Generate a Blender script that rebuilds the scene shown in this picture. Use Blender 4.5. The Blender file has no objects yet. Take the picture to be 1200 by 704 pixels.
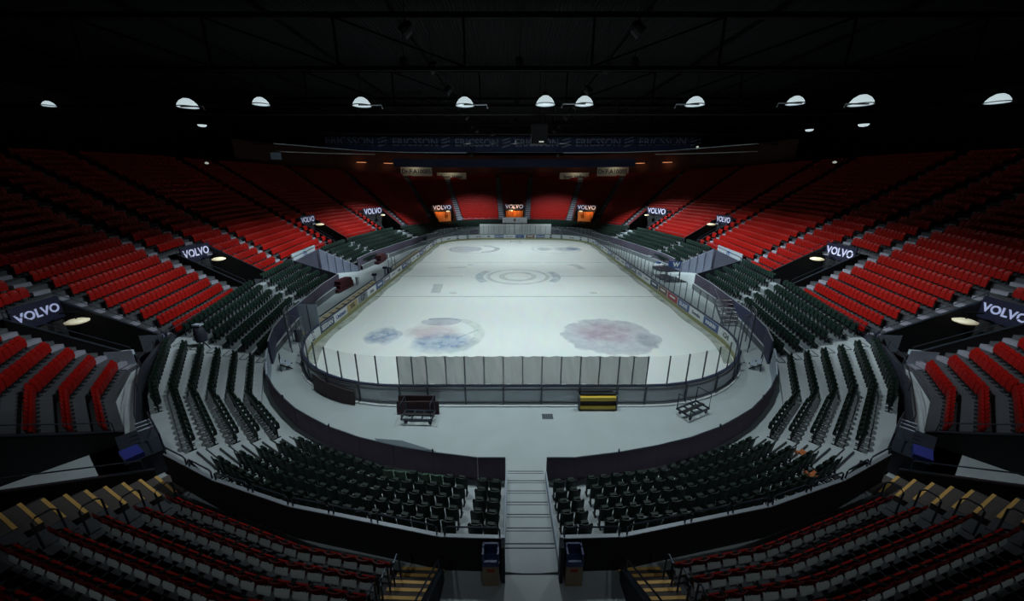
import bpy, bmesh, math, random
from mathutils import Vector, Matrix
random.seed(7)
C = bpy.context.scene.collection
scene = bpy.context.scene

# ------------------------------------------------------------------ camera
FPX = 428.0
cam_d = bpy.data.cameras.new('camera')
cam = bpy.data.objects.new('camera', cam_d); C.objects.link(cam)
cam.location = (-0.55, -47.0, 11.25)
cam.rotation_euler = (math.pi / 2 - math.atan(137 / FPX), 0, 0)
cam_d.sensor_fit = 'HORIZONTAL'; cam_d.sensor_width = 36.0
cam_d.lens = FPX / 1200 * 36.0
cam_d.clip_start = 0.1; cam_d.clip_end = 400
scene.camera = cam

# ------------------------------------------------------------------ world
w = bpy.data.worlds.new('dark_hall_air'); scene.world = w; w.use_nodes = True
bg = w.node_tree.nodes['Background']
bg.inputs[0].default_value = (0.35, 0.5, 0.9, 1); bg.inputs[1].default_value = 0.006

# ------------------------------------------------------------------ exposure
scene.view_settings.view_transform = 'Standard'
scene.view_settings.look = 'None'
scene.view_settings.gamma = 1.0
scene.view_settings.use_curve_mapping = False
scene.view_settings.exposure = 0.0

# ------------------------------------------------------------------ lights (hooded roof floods, added to light the ice)
LIGHT_COL = (0.84, 0.96, 1.0)
ADDED_FLOODS = []   # x, y, z, watts, spot degrees
for fy, wt, ang in ((-29, 5600, 84), (-16, 6600, 86), (-2, 5400, 88), (11, 5200, 88), (23, 5600, 90)):
    for fx in (-8.5, 0, 8.5):
        ADDED_FLOODS.append((fx, fy, 19.3, wt * (0.8 if fx == 0 else 1.0), ang, None))
# side floods added to brighten the lower rows of the stands
for sx, kx in ((-1, 1.42), (1, 1.62)):
    for fy, ty, wt in ((-29, -30, 5200), (-23, -24, 8000), (-16, -17, 14000), (-9, -10, 17500), (-2, -3, 20000), (5, 4, 21000), (12, 11, 22000), (19, 18, 24000), (25, 25, 26000)):
        ADDED_FLOODS.append((6.5 * sx, fy, 19.3, wt * kx, 37 if sx < 0 else 42, (25.2 * sx, ty, 2.5)))
for fx in (-7, 7): ADDED_FLOODS.append((fx * 1.2, 29.3, 16.4, 15000, 62, (fx * 1.3, 39.8, 3.4)))  # added to brighten the far red rows
for fx in (-4, 4): ADDED_FLOODS.append((fx, 22, 19.3, 7000, 42, (fx, 34.0, 2.2)))  # added to brighten the far curtain
# unseen lamps added to brighten the near walkway and seats
for fx, fy, wt in ((-7, -53, 1450), (7, -53, 1450), (0, -43, 700), (-16.5, -37, 1300), (16.5, -37, 1300)): ADDED_FLOODS.append((fx, fy, 19.3, wt, 40 if fy < -50 else 46, (fx * 1.1, -38.6 if fy < -50 else fy + 2.5, 1.0)))
for i, (fx, fy, fz, wt, ang, aim) in enumerate(ADDED_FLOODS):
    ld = bpy.data.lights.new('added_flood_light', 'SPOT')
    ld.energy = wt; ld.spot_size = math.radians(ang); ld.spot_blend = 1.0
    ld.shadow_soft_size = 0.3; ld.color = LIGHT_COL
    lo = bpy.data.objects.new('added_flood_light', ld); C.objects.link(lo)
    lo.location = (fx, fy, fz)
    if aim: lo.rotation_euler = (Vector(aim) - Vector((fx, fy, fz))).to_track_quat('-Z', 'Y').to_euler()

# ------------------------------------------------------------------ materials
def mat(name, col, rough=0.6, metal=0.0, noise=0.0, scale=5.0, emit=None, estr=0.0, spec=0.5, bump=0.0):
    m = bpy.data.materials.new(name); m.use_nodes = True
    nt = m.node_tree; b = nt.nodes['Principled BSDF']
    b.inputs['Base Color'].default_value = (*col, 1)
    b.inputs['Roughness'].default_value = rough
    b.inputs['Metallic'].default_value = metal
    b.inputs['Specular IOR Level'].default_value = spec
    if noise > 0 or bump > 0:
        tc = nt.nodes.new('ShaderNodeTexCoord'); nz = nt.nodes.new('ShaderNodeTexNoise')
        nz.inputs['Scale'].default_value = scale; nz.inputs['Detail'].default_value = 5
        nt.links.new(tc.outputs['Object'], nz.inputs['Vector'])
        if noise > 0:
            mx = nt.nodes.new('ShaderNodeMix'); mx.data_type = 'RGBA'
            mx.inputs[6].default_value = (*[c * (1 - noise) for c in col], 1)
            mx.inputs[7].default_value = (*[min(1, c * (1 + noise)) for c in col], 1)
            nt.links.new(nz.outputs['Fac'], mx.inputs[0])
            nt.links.new(mx.outputs[2], b.inputs['Base Color'])
        if bump > 0:
            bp = nt.nodes.new('ShaderNodeBump'); bp.inputs['Strength'].default_value = bump
            bp.inputs['Distance'].default_value = 0.02
            nt.links.new(nz.outputs['Fac'], bp.inputs['Height'])
            nt.links.new(bp.outputs[0], b.inputs['Normal'])
    if emit:
        b.inputs['Emission Color'].default_value = (*emit, 1)
        b.inputs['Emission Strength'].default_value = estr
    return m

def glassy(name, col, opac, rough=0.05):
    m = bpy.data.materials.new(name); m.use_nodes = True
    nt = m.node_tree; nt.nodes.clear()
    out = nt.nodes.new('ShaderNodeOutputMaterial'); mx = nt.nodes.new('ShaderNodeMixShader')
    tr = nt.nodes.new('ShaderNodeBsdfTransparent'); pb = nt.nodes.new('ShaderNodeBsdfPrincipled')
    pb.inputs['Base Color'].default_value = (*col, 1); pb.inputs['Roughness'].default_value = rough
    mx.inputs[0].default_value = opac
    nt.links.new(tr.outputs[0], mx.inputs[1]); nt.links.new(pb.outputs[0], mx.inputs[2])
    nt.links.new(mx.outputs[0], out.inputs[0])
    return m

M = {}
def ice_material():
    m = bpy.data.materials.new('rink_ice'); m.use_nodes = True
    nt = m.node_tree; b = nt.nodes['Principled BSDF']; L = nt.links
    tc = nt.nodes.new('ShaderNodeTexCoord')
    n1 = nt.nodes.new('ShaderNodeTexNoise'); n1.inputs['Scale'].default_value = 0.13; n1.inputs['Detail'].default_value = 6
    mp = nt.nodes.new('ShaderNodeMapping'); mp.inputs['Scale'].default_value = (1, 0.25, 1)
    n2 = nt.nodes.new('ShaderNodeTexNoise'); n2.inputs['Scale'].default_value = 1.6; n2.inputs['Detail'].default_value = 8
    L.new(tc.outputs['Object'], n1.inputs['Vector']); L.new(tc.outputs['Object'], mp.inputs[0]); L.new(mp.outputs[0], n2.inputs['Vector'])
    a = nt.nodes.new('ShaderNodeMix'); a.data_type = 'RGBA'
    a.inputs[6].default_value = (0.74, 0.80, 0.78, 1); a.inputs[7].default_value = (0.84, 0.88, 0.83, 1)
    L.new(n1.outputs['Fac'], a.inputs[0])
    c = nt.nodes.new('ShaderNodeMix'); c.data_type = 'RGBA'; c.blend_type = 'MULTIPLY'; c.inputs[0].default_value = 0.16
    L.new(a.outputs[2], c.inputs[6]); L.new(n2.outputs['Color'], c.inputs[7])
    L.new(c.outputs[2], b.inputs['Base Color'])
    r = nt.nodes.new('ShaderNodeMapRange'); r.inputs[3].default_value = 0.32; r.inputs[4].default_value = 0.55
    L.new(n2.outputs['Fac'], r.inputs[0]); L.new(r.outputs[0], b.inputs['Roughness'])
    b.inputs['Specular IOR Level'].default_value = 0.25
    return m

def faded_paint(name, col, cover=0.5, scale=1.2, soft=0.25, centre=None, rad=None, edge=0.75):
    """paint seen through ice: patchy, partly worn away"""
    m = bpy.data.materials.new(name); m.use_nodes = True
    nt = m.node_tree; b = nt.nodes['Principled BSDF']; L = nt.links
    b.inputs['Base Color'].default_value = (*col, 1); b.inputs['Roughness'].default_value = 0.5
    tc = nt.nodes.new('ShaderNodeTexCoord'); nz = nt.nodes.new('ShaderNodeTexNoise')
    nz.inputs['Scale'].default_value = scale; nz.inputs['Detail'].default_value = 9; nz.inputs['Roughness'].default_value = 0.7
    L.new(tc.outputs['Object'], nz.inputs['Vector'])
    mr = nt.nodes.new('ShaderNodeMapRange')
    mr.inputs[1].default_value = 0.5 - soft; mr.inputs[2].default_value = 0.5 + soft
    mr.inputs[3].default_value = 0.0; mr.inputs[4].default_value = cover
    L.new(nz.outputs['Fac'], mr.inputs[0])
    out = mr.outputs[0]
    if centre:
        mp = nt.nodes.new('ShaderNodeMapping'); mp.vector_type = 'POINT'
        mp.inputs['Scale'].default_value = (1 / rad[0], 1 / rad[1], 0)
        mp.inputs['Location'].default_value = (-centre[0] / rad[0], -centre[1] / rad[1], 0)
        L.new(tc.outputs['Object'], mp.inputs[0])
        ln = nt.nodes.new('ShaderNodeVectorMath'); ln.operation = 'LENGTH'; L.new(mp.outputs[0], ln.inputs[0])
        n3 = nt.nodes.new('ShaderNodeTexNoise'); n3.inputs['Scale'].default_value = 0.9; n3.inputs['Detail'].default_value = 8
        L.new(tc.outputs['Object'], n3.inputs['Vector'])
        ad = nt.nodes.new('ShaderNodeMath'); ad.operation = 'MULTIPLY_ADD'; ad.inputs[1].default_value = 0.5
        L.new(n3.outputs['Fac'], ad.inputs[0]); L.new(ln.outputs['Value'], ad.inputs[2])
        m2 = nt.nodes.new('ShaderNodeMapRange'); m2.inputs[1].default_value = 1.2; m2.inputs[2].default_value = 1.2 - (1 - edge)
        m2.inputs[3].default_value = 0; m2.inputs[4].default_value = 1
        L.new(ad.outputs[0], m2.inputs[0])
        mu = nt.nodes.new('ShaderNodeMath'); mu.operation = 'MULTIPLY'; L.new(out, mu.inputs[0]); L.new(m2.outputs[0], mu.inputs[1]); out = mu.outputs[0]
    L.new(out, b.inputs['Alpha'])
    return m

def deck_material():
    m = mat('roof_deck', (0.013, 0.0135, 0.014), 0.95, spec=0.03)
    nt = m.node_tree; b = nt.nodes['Principled BSDF']
    tc = nt.nodes.new('ShaderNodeTexCoord'); wv = nt.nodes.new('ShaderNodeTexWave'); wv.bands_direction = 'X'
    wv.inputs['Scale'].default_value = 1.1; bp = nt.nodes.new('ShaderNodeBump'); bp.inputs['Distance'].default_value = 0.08
    nt.links.new(tc.outputs['Object'], wv.inputs['Vector']); nt.links.new(wv.outputs['Fac'], bp.inputs['Height'])
    nt.links.new(bp.outputs[0], b.inputs['Normal'])
    return m

M['ice'] = ice_material()
M['concrete'] = mat('pale_painted_concrete', (0.40, 0.46, 0.47), 0.55, noise=0.12, scale=0.8)
M['concourse'] = mat('grey_concourse_floor', (0.40, 0.44, 0.46), 0.6, noise=0.25, scale=0.9)
M['tread_pale'] = mat('pale_tread', (0.40, 0.45, 0.47), 0.65, noise=0.12, scale=1.5)
M['tread_side2'] = mat('grey_block_step', (0.24, 0.27, 0.29), 0.7, noise=0.15, scale=2)
M['tread_side'] = mat('darker_grey_tread', (0.11, 0.13, 0.14), 0.7, noise=0.2, scale=1.5)  # side-block treads, darker than the near pale treads
M['tread_dark'] = mat('dark_tread', (0.05, 0.053, 0.062), 0.8, noise=0.25, scale=1.2)
M['step_brown'] = mat('brown_step_carpet', (0.085, 0.07, 0.065), 0.9, noise=0.2, scale=6)
M['nosing'] = mat('yellow_step_nosing', (0.72, 0.42, 0.12), 0.6, noise=0.2, scale=4)
M['step_grey'] = mat('grey_aisle_step', (0.20, 0.20, 0.24), 0.7, noise=0.2, scale=3)
M['groove'] = mat('dark_groove_strip', (0.03, 0.035, 0.04), 0.8)
M['drape'] = mat('plum_black_drape', (0.12, 0.085, 0.125), 0.85, noise=0.25, scale=3, bump=0.4)
M['drape_blue'] = mat('blue_grey_panel', (0.040, 0.045, 0.095), 0.6, noise=0.2, scale=2)
M['panel_pale'] = mat('pale_blue_panel', (0.36, 0.42, 0.5), 0.5, noise=0.1, scale=2)
M['lavender'] = mat('lavender_block_wall', (0.20, 0.22, 0.30), 0.7, noise=0.12, scale=2)
M['black'] = mat('black_paint', (0.008, 0.008, 0.010), 0.8)
M['blackwall'] = mat('black_parapet', (0.011, 0.010, 0.013), 0.8, noise=0.2, scale=2)
M['navy2'] = mat('dim_plum_stand_wall', (0.045, 0.038, 0.062), 0.8, noise=0.2, scale=1.5)
M['navy'] = mat('dark_navy_wall', (0.018, 0.02, 0.035), 0.75, noise=0.2, scale=1.5)
M['ledge'] = mat('pale_metal_ledge', (0.32, 0.36, 0.40), 0.4, 0.3)
M['rail'] = mat('dark_blue_grey_tube', (0.06, 0.075, 0.10), 0.35, 0.6)
M['steel'] = mat('galvanised_steel', (0.30, 0.33, 0.36), 0.4, 0.7)
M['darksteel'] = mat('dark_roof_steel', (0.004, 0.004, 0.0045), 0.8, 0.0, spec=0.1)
M['post'] = mat('glass_post_grey', (0.10, 0.12, 0.14), 0.5, 0.3)
M['green'] = mat('dark_green_plastic', (0.0075, 0.019, 0.0145), 0.45, noise=0.2, scale=8, spec=0.3)
M['green_lighter'] = mat('lighter_green_plastic', (0.04, 0.09, 0.055), 0.4)  # open seats have a lighter green than the folded ones
M['red'] = mat('red_seat_plastic', (0.235, 0.004, 0.0025), 0.45, noise=0.15, scale=8, spec=0.3)
M['pad'] = mat('pale_grey_seat_pad', (0.38, 0.40, 0.40), 0.7, noise=0.1, scale=8)
M['red_back_shaded'] = mat('shaded_red_plastic', (0.075, 0.003, 0.004), 0.5, noise=0.15, scale=8, spec=0.25)  # seat red darkened to paint in the dimness of the near backs
M['bracket'] = mat('black_seat_bracket', (0.012, 0.013, 0.015), 0.6)
M['board'] = mat('white_rink_board', (0.62, 0.68, 0.70), 0.35, noise=0.06, scale=1)
M['board_out'] = mat('grey_board_back', (0.56, 0.61, 0.64), 0.5, noise=0.12, scale=1.5)
M['kick'] = mat('olive_yellow_kick_plate', (0.30, 0.31, 0.15), 0.5, noise=0.2, scale=2)
M['toprail'] = mat('navy_top_rail', (0.03, 0.04, 0.08), 0.4)
M['glass'] = glassy('rink_glass', (0.55, 0.65, 0.72), 0.06)
M['sheet'] = glassy('grey_plastic_sheet', (0.50, 0.52, 0.48), 0.72, 0.7)
M['bluead'] = mat('blue_advert', (0.05, 0.10, 0.28), 0.45)
M['navyad'] = mat('navy_advert', (0.03, 0.06, 0.12), 0.45)
M['brownad'] = mat('brown_advert', (0.20, 0.13, 0.10), 0.5, noise=0.2, scale=3)
M['goldad'] = mat('gold_advert', (0.42, 0.34, 0.15), 0.5)
M['redad'] = mat('red_advert', (0.35, 0.04, 0.06), 0.5)
M['grayad'] = mat('grey_advert', (0.22, 0.25, 0.28), 0.5)
M['white'] = mat('white_paint', (0.7, 0.74, 0.76), 0.5)
M['ink'] = mat('dark_ink', (0.02, 0.025, 0.04), 0.5)
M['signblue'] = mat('dark_blue_sign', (0.005, 0.006, 0.026), 0.6)
M['signtext'] = mat('pale_lilac_lettering', (0.55, 0.58, 0.85), 0.5, emit=(0.5, 0.52, 0.9), estr=0.10)
M['signtext_far'] = mat('bright_lilac_lettering', (0.65, 0.65, 0.85), 0.5, emit=(0.6, 0.6, 0.9), estr=0.2)
M['banner'] = mat('navy_fascia_banner', (0.012, 0.022, 0.075), 0.6)
M['bannertext'] = mat('dull_grey_blue_lettering', (0.16, 0.18, 0.24), 0.6)
M['orange'] = mat('orange_curtain', (0.62, 0.17, 0.03), 0.8, noise=0.25, scale=4)
M['curtain'] = mat('off_white_curtain', (0.75, 0.80, 0.78), 0.8, noise=0.05, scale=1)
M['tan'] = mat('tan_bench_wood', (0.42, 0.36, 0.22), 0.6, noise=0.3, scale=6)
M['binwood'] = mat('tan_bin_body', (0.42, 0.30, 0.20), 0.7, noise=0.15, scale=5)
M['binblue'] = mat('blue_bin_liner', (0.03, 0.05, 0.18), 0.4)
M['labelred'] = mat('red_bin_label', (0.45, 0.05, 0.03), 0.6)
M['yellow'] = mat('yellow_pad', (0.62, 0.44, 0.05), 0.5)
M['mat_red'] = mat('dark_red_padding', (0.05, 0.006, 0.010), 0.7, noise=0.2, scale=3)
M['mat_brown'] = mat('maroon_black_board', (0.045, 0.022, 0.028), 0.7, noise=0.3, scale=4)
M['grey_mat'] = mat('slate_floor_mat', (0.10, 0.13, 0.15), 0.8)
M['cloth_orange'] = mat('orange_cloth', (0.5, 0.15, 0.05), 0.9)
M['bluecab'] = mat('blue_grey_cabinet', (0.045, 0.055, 0.09), 0.55)
M['bluetop'] = mat('deep_blue_tarp', (0.03, 0.04, 0.26), 0.5)
M['lamp'] = mat('lit_lamp_bowl', (0.8, 0.85, 0.88), 0.4, emit=(0.78, 0.95, 1.0), estr=0.62)
M['lamp_warm'] = mat('warm_lamp_tube', (0.9, 0.85, 0.6), 0.4, emit=(1.0, 0.88, 0.55), estr=0.42)
M['lamp_warm_dim'] = mat('dim_warm_lamp_tube', (0.8, 0.75, 0.55), 0.4, emit=(1.0, 0.88, 0.6), estr=0.2)
M['lamp_warm2'] = mat('amber_lamp_strip', (0.9, 0.6, 0.4), 0.4, emit=(1.0, 0.5, 0.25), estr=0.35)
M['lamp_small'] = mat('small_lit_lens', (0.8, 0.8, 0.7), 0.4, emit=(0.95, 1.0, 0.9), estr=0.35)
M['deck'] = deck_material()
M['gantry'] = mat('pale_gantry_tube', (0.7, 0.75, 0.78), 0.5, 0.0)
M['screen'] = mat('blue_grey_hanging_box', (0.12, 0.16, 0.2), 0.5)
M['backwall'] = mat('dark_red_brown_wall', (0.05, 0.02, 0.015), 0.8, noise=0.2, scale=1)
M['signcream'] = mat('cream_sign', (0.55, 0.52, 0.42), 0.6)

# ------------------------------------------------------------------ helpers
def link(o, parent=None):
    C.objects.link(o)
    if parent: o.parent = parent
    return o

def tag(o, label=None, cat=None, group=None, kind=None):
    if label: o['label'] = label
    if cat: o['category'] = cat
    if group: o['group'] = group
    if kind: o['kind'] = kind
    return o

def empty(name, loc=(0, 0, 0), rz=0.0, parent=None):
    o = bpy.data.objects.new(name, None); o.empty_display_size = 0.3
    o.location = loc; o.rotation_euler = (0, 0, rz)
    return link(o, parent)

class MB:
    def __init__(s): s.v = []; s.f = []; s.mi = []; s.cur = 0
    def add(s, vs, fs):
        n = len(s.v); s.v += [tuple(v) for v in vs]
        for f in fs: s.f.append(tuple(i + n for i in f)); s.mi.append(s.cur)
        return s
    def box(s, c, sz, rz=0.0, rx=0.0):
        x, y, z = sz[0] / 2, sz[1] / 2, sz[2] / 2
        R = Matrix.Rotation(rz, 3, 'Z') @ Matrix.Rotation(rx, 3, 'X'); c = Vector(c)
        vs = [c + R @ Vector((a * x, b * y, d * z)) for a in (-1, 1) for b in (-1, 1) for d in (-1, 1)]
        return s.add(vs, [(0, 1, 3, 2), (4, 6, 7, 5), (0, 4, 5, 1), (2, 3, 7, 6), (0, 2, 6, 4), (1, 5, 7, 3)])
    def beam(s, p, q, wd, ht=None, up=(0, 0, 1)):
        ht = ht or wd; p = Vector(p); q = Vector(q); d = (q - p)
        if d.length < 1e-6: return s
        d.normalize(); u = Vector(up)
        if abs(d.dot(u)) > 0.98: u = Vector((0, 1, 0))
        r = d.cross(u).normalized(); u = r.cross(d).normalized()
        vs = [b + r * (i * wd / 2) + u * (j * ht / 2) for b in (p, q) for (i, j) in ((-1, -1), (1, -1), (1, 1), (-1, 1))]
        return s.add(vs, [(0, 1, 2, 3), (7, 6, 5, 4), (0, 4, 5, 1), (1, 5, 6, 2), (2, 6, 7, 3), (3, 7, 4, 0)])
    def tube(s, pts, r, n=6):
        pts = [Vector(p) for p in pts]; rings = []
        for i, p in enumerate(pts):
            d = (pts[min(i + 1, len(pts) - 1)] - pts[max(i - 1, 0)]).normalized()
            u = Vector((0, 0, 1)) if abs(d.z) < 0.95 else Vector((0, 1, 0))
            a = d.cross(u).normalized(); b = a.cross(d)
            rings.append([p + a * (r * math.cos(t)) + b * (r * math.sin(t)) for t in [2 * math.pi * k / n for k in range(n)]])
        vs = [v for g in rings for v in g]; fs = []
        for i in range(len(rings) - 1):
            for k in range(n):
                a0 = i * n + k; a1 = i * n + (k + 1) % n
                fs.append((a0, a1, a1 + n, a0 + n))
        fs.append(tuple(range(n))[::-1]); fs.append(tuple(range(len(vs) - n, len(vs))))
        return s.add(vs, fs)
    def lathe(s, prof, n=16, c=(0, 0, 0)):
        vs = []; fs = []
        for (r, z) in prof:
            for k in range(n):
                t = 2 * math.pi * k / n; vs.append((c[0] + r * math.cos(t), c[1] + r * math.sin(t), c[2] + z))
        for i in range(len(prof) - 1):
            for k in range(n):
                a = i * n + k; b = i * n + (k + 1) % n; fs.append((a, b, b + n, a + n))
        return s.add(vs, fs)
    def wall(s, pts, z0, z1, th):
        """vertical wall along a plan polyline; z0/z1 numbers or per-point lists"""
        n = len(pts); P = [Vector((p[0], p[1])) for p in pts]
        Z0 = z0 if isinstance(z0, (list, tuple)) else [z0] * n
        Z1 = z1 if isinstance(z1, (list, tuple)) else [z1] * n
        vs = []
        for i in range(n):
            d = (P[min(i + 1, n - 1)] - P[max(i - 1, 0)]).normalized(); nn = Vector((-d.y, d.x)) * th / 2
            for (q, z) in ((P[i] - nn, Z0[i]), (P[i] + nn, Z0[i]), (P[i] + nn, Z1[i]), (P[i] - nn, Z1[i])):
                vs.append((q.x, q.y, z))
        fs = []
        for i in range(n - 1):
            for k in range(4):
                a = i * 4 + k; b = i * 4 + (k + 1) % 4; fs.append((a, b, b + 4, a + 4))
        fs.append((0, 1, 2, 3)); m = (n - 1) * 4; fs.append((m + 3, m + 2, m + 1, m))
        return s.add(vs, fs)
    def strip(s, A, B):
        n = len(A)
        return s.add(list(A) + list(B), [(i, i + 1, n + i + 1, n + i) for i in range(n - 1)])
    def mesh(s, name, mats):
        me = bpy.data.meshes.new(name); me.from_pydata(s.v, [], s.f)
        for m in (mats if isinstance(mats, (list, tuple)) else [mats]): me.materials.append(m)
        if isinstance(mats, (list, tuple)) and len(mats) > 1: me.polygons.foreach_set('material_index', s.mi)
        bm = bmesh.new(); bm.from_mesh(me); bmesh.ops.recalc_face_normals(bm, faces=bm.faces); bm.to_mesh(me); bm.free()
        return me
    def build(s, name, mats, parent=None, loc=(0, 0, 0), rz=0.0, smooth=False):
        me = s.mesh(name, mats)
        if smooth:
            me.polygons.foreach_set('use_smooth', [True] * len(me.polygons))
        o = bpy.data.objects.new(name, me); o.location = loc; o.rotation_euler = (0, 0, rz)
        return link(o, parent)

def obj(name, me, parent=None, loc=(0, 0, 0), rz=0.0):
    o = bpy.data.objects.new(name, me); o.location = loc; o.rotation_euler = (0, 0, rz)
    return link(o, parent)

def text(s, size, m, parent, loc=(0, 0, 0), rot=(math.pi / 2, 0, 0), name='lettering', off=0.0, xs=1.0, ext=0.01, shear=0.0):
    cu = bpy.data.curves.new(name, 'FONT'); cu.body = s; cu.size = size; cu.align_x = 'CENTER'; cu.align_y = 'CENTER'
    cu.extrude = ext; cu.offset = off; cu.shear = shear; cu.resolution_u = 3; cu.materials.append(m)
    tmp = bpy.data.objects.new(name, cu)
    me = bpy.data.meshes.new_from_object(tmp); bpy.data.objects.remove(tmp)
    if not me.materials: me.materials.append(m)
    o = bpy.data.objects.new(name, me); o.location = loc; o.rotation_euler = rot; o.scale = (xs, 1, 1)
    return link(o, parent)

def ordinal(n):
    W = ['', 'first', 'second', 'third', 'fourth', 'fifth', 'sixth', 'seventh', 'eighth', 'ninth', 'tenth', 'eleventh', 'twelfth']
    if n < len(W): return W[n]
    return str(n) + ({1: 'st', 2: 'nd', 3: 'rd'}.get(n % 10 if n % 100 not in (11, 12, 13) else 0, 'th'))

def proj(x, y, z):
    th = math.atan(137 / FPX); c, s = math.cos(th), math.sin(th)
    X = x + 0.55; Y = y + 47.0; d = 11.25 - z
    q = Y * c + d * s
    if q < 0.3: return None
    return 600 + FPX * X / q, 352 + FPX * (d * c - Y * s) / q, q

def lerp(a, b, t): return tuple(a[i] * (1 - t) + b[i] * t for i in range(len(a)))

# ------------------------------------------------------------------ bowl curves (left half, mirrored for the right)
RF = [(0,-40.2),(-3.2,-40.1),(-6.5,-39.5),(-11.3,-37.9),(-14.2,-36.4),(-17.4,-34.3),(-20.9,-31.4),(-23.2,-28.2),(-23.6,-25.4),(-23.8,-20),(-24.6,-14),(-25.4,-7),(-26.2,0),(-26.8,8),(-26.4,14),(-25,21),(-23,27.5),(-20,31.5),(-17,34.5),(-13.5,36.6),(-9,38),(-2.6,38.5),(0,38.5)]
RB = [(0,-55),(-4,-55),(-8,-55.5),(-16.5,-54.3),(-23.5,-52.5),(-30.4,-49),(-37.8,-44),(-43,-33),(-44.2,-28),(-44.6,-20.5),(-45,-14.5),(-45.5,-6),(-46,2),(-46,11),(-45.5,19),(-43.5,29),(-39,38),(-33,46),(-26,51),(-20,54.5),(-13,57),(-4,58),(0,58)]
RE = [1.0]*8 + [1.2,1.8,2.3,2.6,2.8,2.8,2.8,2.8,2.8,2.8,2.9,2.9,2.9,2.9,2.9]
RR = [.40]*6 + [.42,.45,.47,.48,.48,.48,.48,.48,.48,.47,.46,.44,.43,.43,.43,.43,.43]
NR = 24
def red(u, t, s=1):
    """plan position and tread height of the red tier: s=1 left, -1 right"""
    u = min(max(u, 0), len(RF) - 1.0001); i = int(u); f = u - i
    a = lerp(RF[i], RF[i+1], f); b = lerp(RB[i], RB[i+1], f); p = lerp(a, b, t / 23.0)
    e = RE[i] * (1 - f) + RE[i+1] * f; r = RR[i] * (1 - f) + RR[i+1] * f
    return (p[0] * s, p[1], e + r * max(0, round(t + 0.0001)) if False else e, r)

GF = [(-.85,-36.4),(-5.3,-35.8),(-8.7,-34.5),(-9.9,-33.9),(-11.2,-33.1),(-14.3,-30.4),(-17.0,-26.1),(-17.2,-25.3),(-19.5,-15.6),(-20.2,-7.5),(-21.4,1.6),(-20.9,8),(-19.5,17),(-18.3,22),(-16.5,27.5),(-13,31.5),(-7.5,35.0),(0,35.0)]
GB = [(-.85,-39.3),(-5.6,-38.7),(-10.0,-37.4),(-12.3,-36.2),(-14.3,-35.0),(-18.6,-30.9),(-22.2,-25.9),(-22.4,-24.6),(-23.5,-15.2),(-24.6,-7.6),(-25.3,0.2),(-25.5,8),(-24.4,17),(-23,23),(-20,30),(-16,34.6),(-8,37.4),(0,37.8)]
GE = [.15,.15,.15,.15,.15,.2,.35,.4,.6,.6,.6,.6,.6,.6,.8,1.4,2.0,2.0]
GR = [.15,.15,.15,.15,.15,.17,.2,.22,.38,.40,.40,.40,.40,.40,.30,.22,.15,.15]
def green(u, t, s=1):
    u = min(max(u, 0), len(GF) - 1.0001); i = int(u); f = u - i
    a = lerp(GF[i], GF[i+1], f); b = lerp(GB[i], GB[i+1], f); p = lerp(a, b, t / 5.0)
    return (p[0] * s, p[1], GE[i] * (1 - f) + GE[i+1] * f, GR[i] * (1 - f) + GR[i+1] * f)

# slots (vomitories): u range, rows removed ; aisles: centre u, half width, first row
SLOTS = [(0.0, .78, 8), (3.9, 4.97, 7), (7.25, 8.05, 6), (9.68, 10.25, 6), (12.72, 13.3, 6), (15.1, 15.95, 6), (18.05, 19.1, 6), (21.15, 22.0, 6)]
AISLES = [(0.97, 0.62, 0), (3.63, 0.78, 0), (5.0, .45, 7), (7.12, .45, 0), (8.18, .5, 0), (9.55, .5, 0), (10.2, .5, 6), (10.9, .5, 0),
          (12.5, .5, 0), (13.2, .5, 6), (14.9, .55, 0), (16.2, .6, 0), (17.8, .6, 0), (19.3, .6, 0), (20.95, .6, 0)]
G_GAPS = [(3.0, 4.0), (6.0, 7.0), (9.0, 10.0), (12.95, 13.25)]         # aisle 1, aisle 2, tunnel, end steps
G_AISLES = [(0.268, 0.10), (8.0, 0.6), (11.0, 0.5)]

def urange(u0, u1, du=0.25):
    us = [u0]; k = math.floor(u0 / du + 1e-6) + 1
    while k * du < u1 - 1e-6: us.append(k * du); k += 1
    us.append(u1); return us

def spans(lo, hi, cuts):
    out = []; cur = lo
    for a, b in sorted(cuts):
        if a > cur: out.append((cur, min(a, hi)))
        cur = max(cur, b)
    if cur < hi: out.append((cur, hi))
    return out

# ------------------------------------------------------------------ floor, ice
fl = MB(); fl.box((0, 0, -0.15), (110, 124, 0.3)); fl.build('floor', M['concrete']); bpy.data.objects['floor']['kind'] = 'structure'

def rounded(hx, hy, r, n=12):
    pts = []
    for cx, cy, a0 in ((hx - r, hy - r, 0), (-(hx - r), hy - r, 90), (-(hx - r), -(hy - r), 180), (hx - r, -(hy - r), 270)):
        for k in range(n + 1):
            a = math.radians(a0 + 90 * k / n); pts.append((cx + r * math.cos(a), cy + r * math.sin(a)))
    return pts
pts = rounded(15, 30, 8.5, 16)
ib = MB(); n = len(pts)
ib.add([(x, y, 0.0) for x, y in pts] + [(x, y, 0.03) for x, y in pts], [tuple(range(n, 2 * n))] + [(i, (i + 1) % n, n + (i + 1) % n, n + i) for i in range(n)])
ice = ib.build('ice_sheet', M['ice']); ice['kind'] = 'structure'

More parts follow.
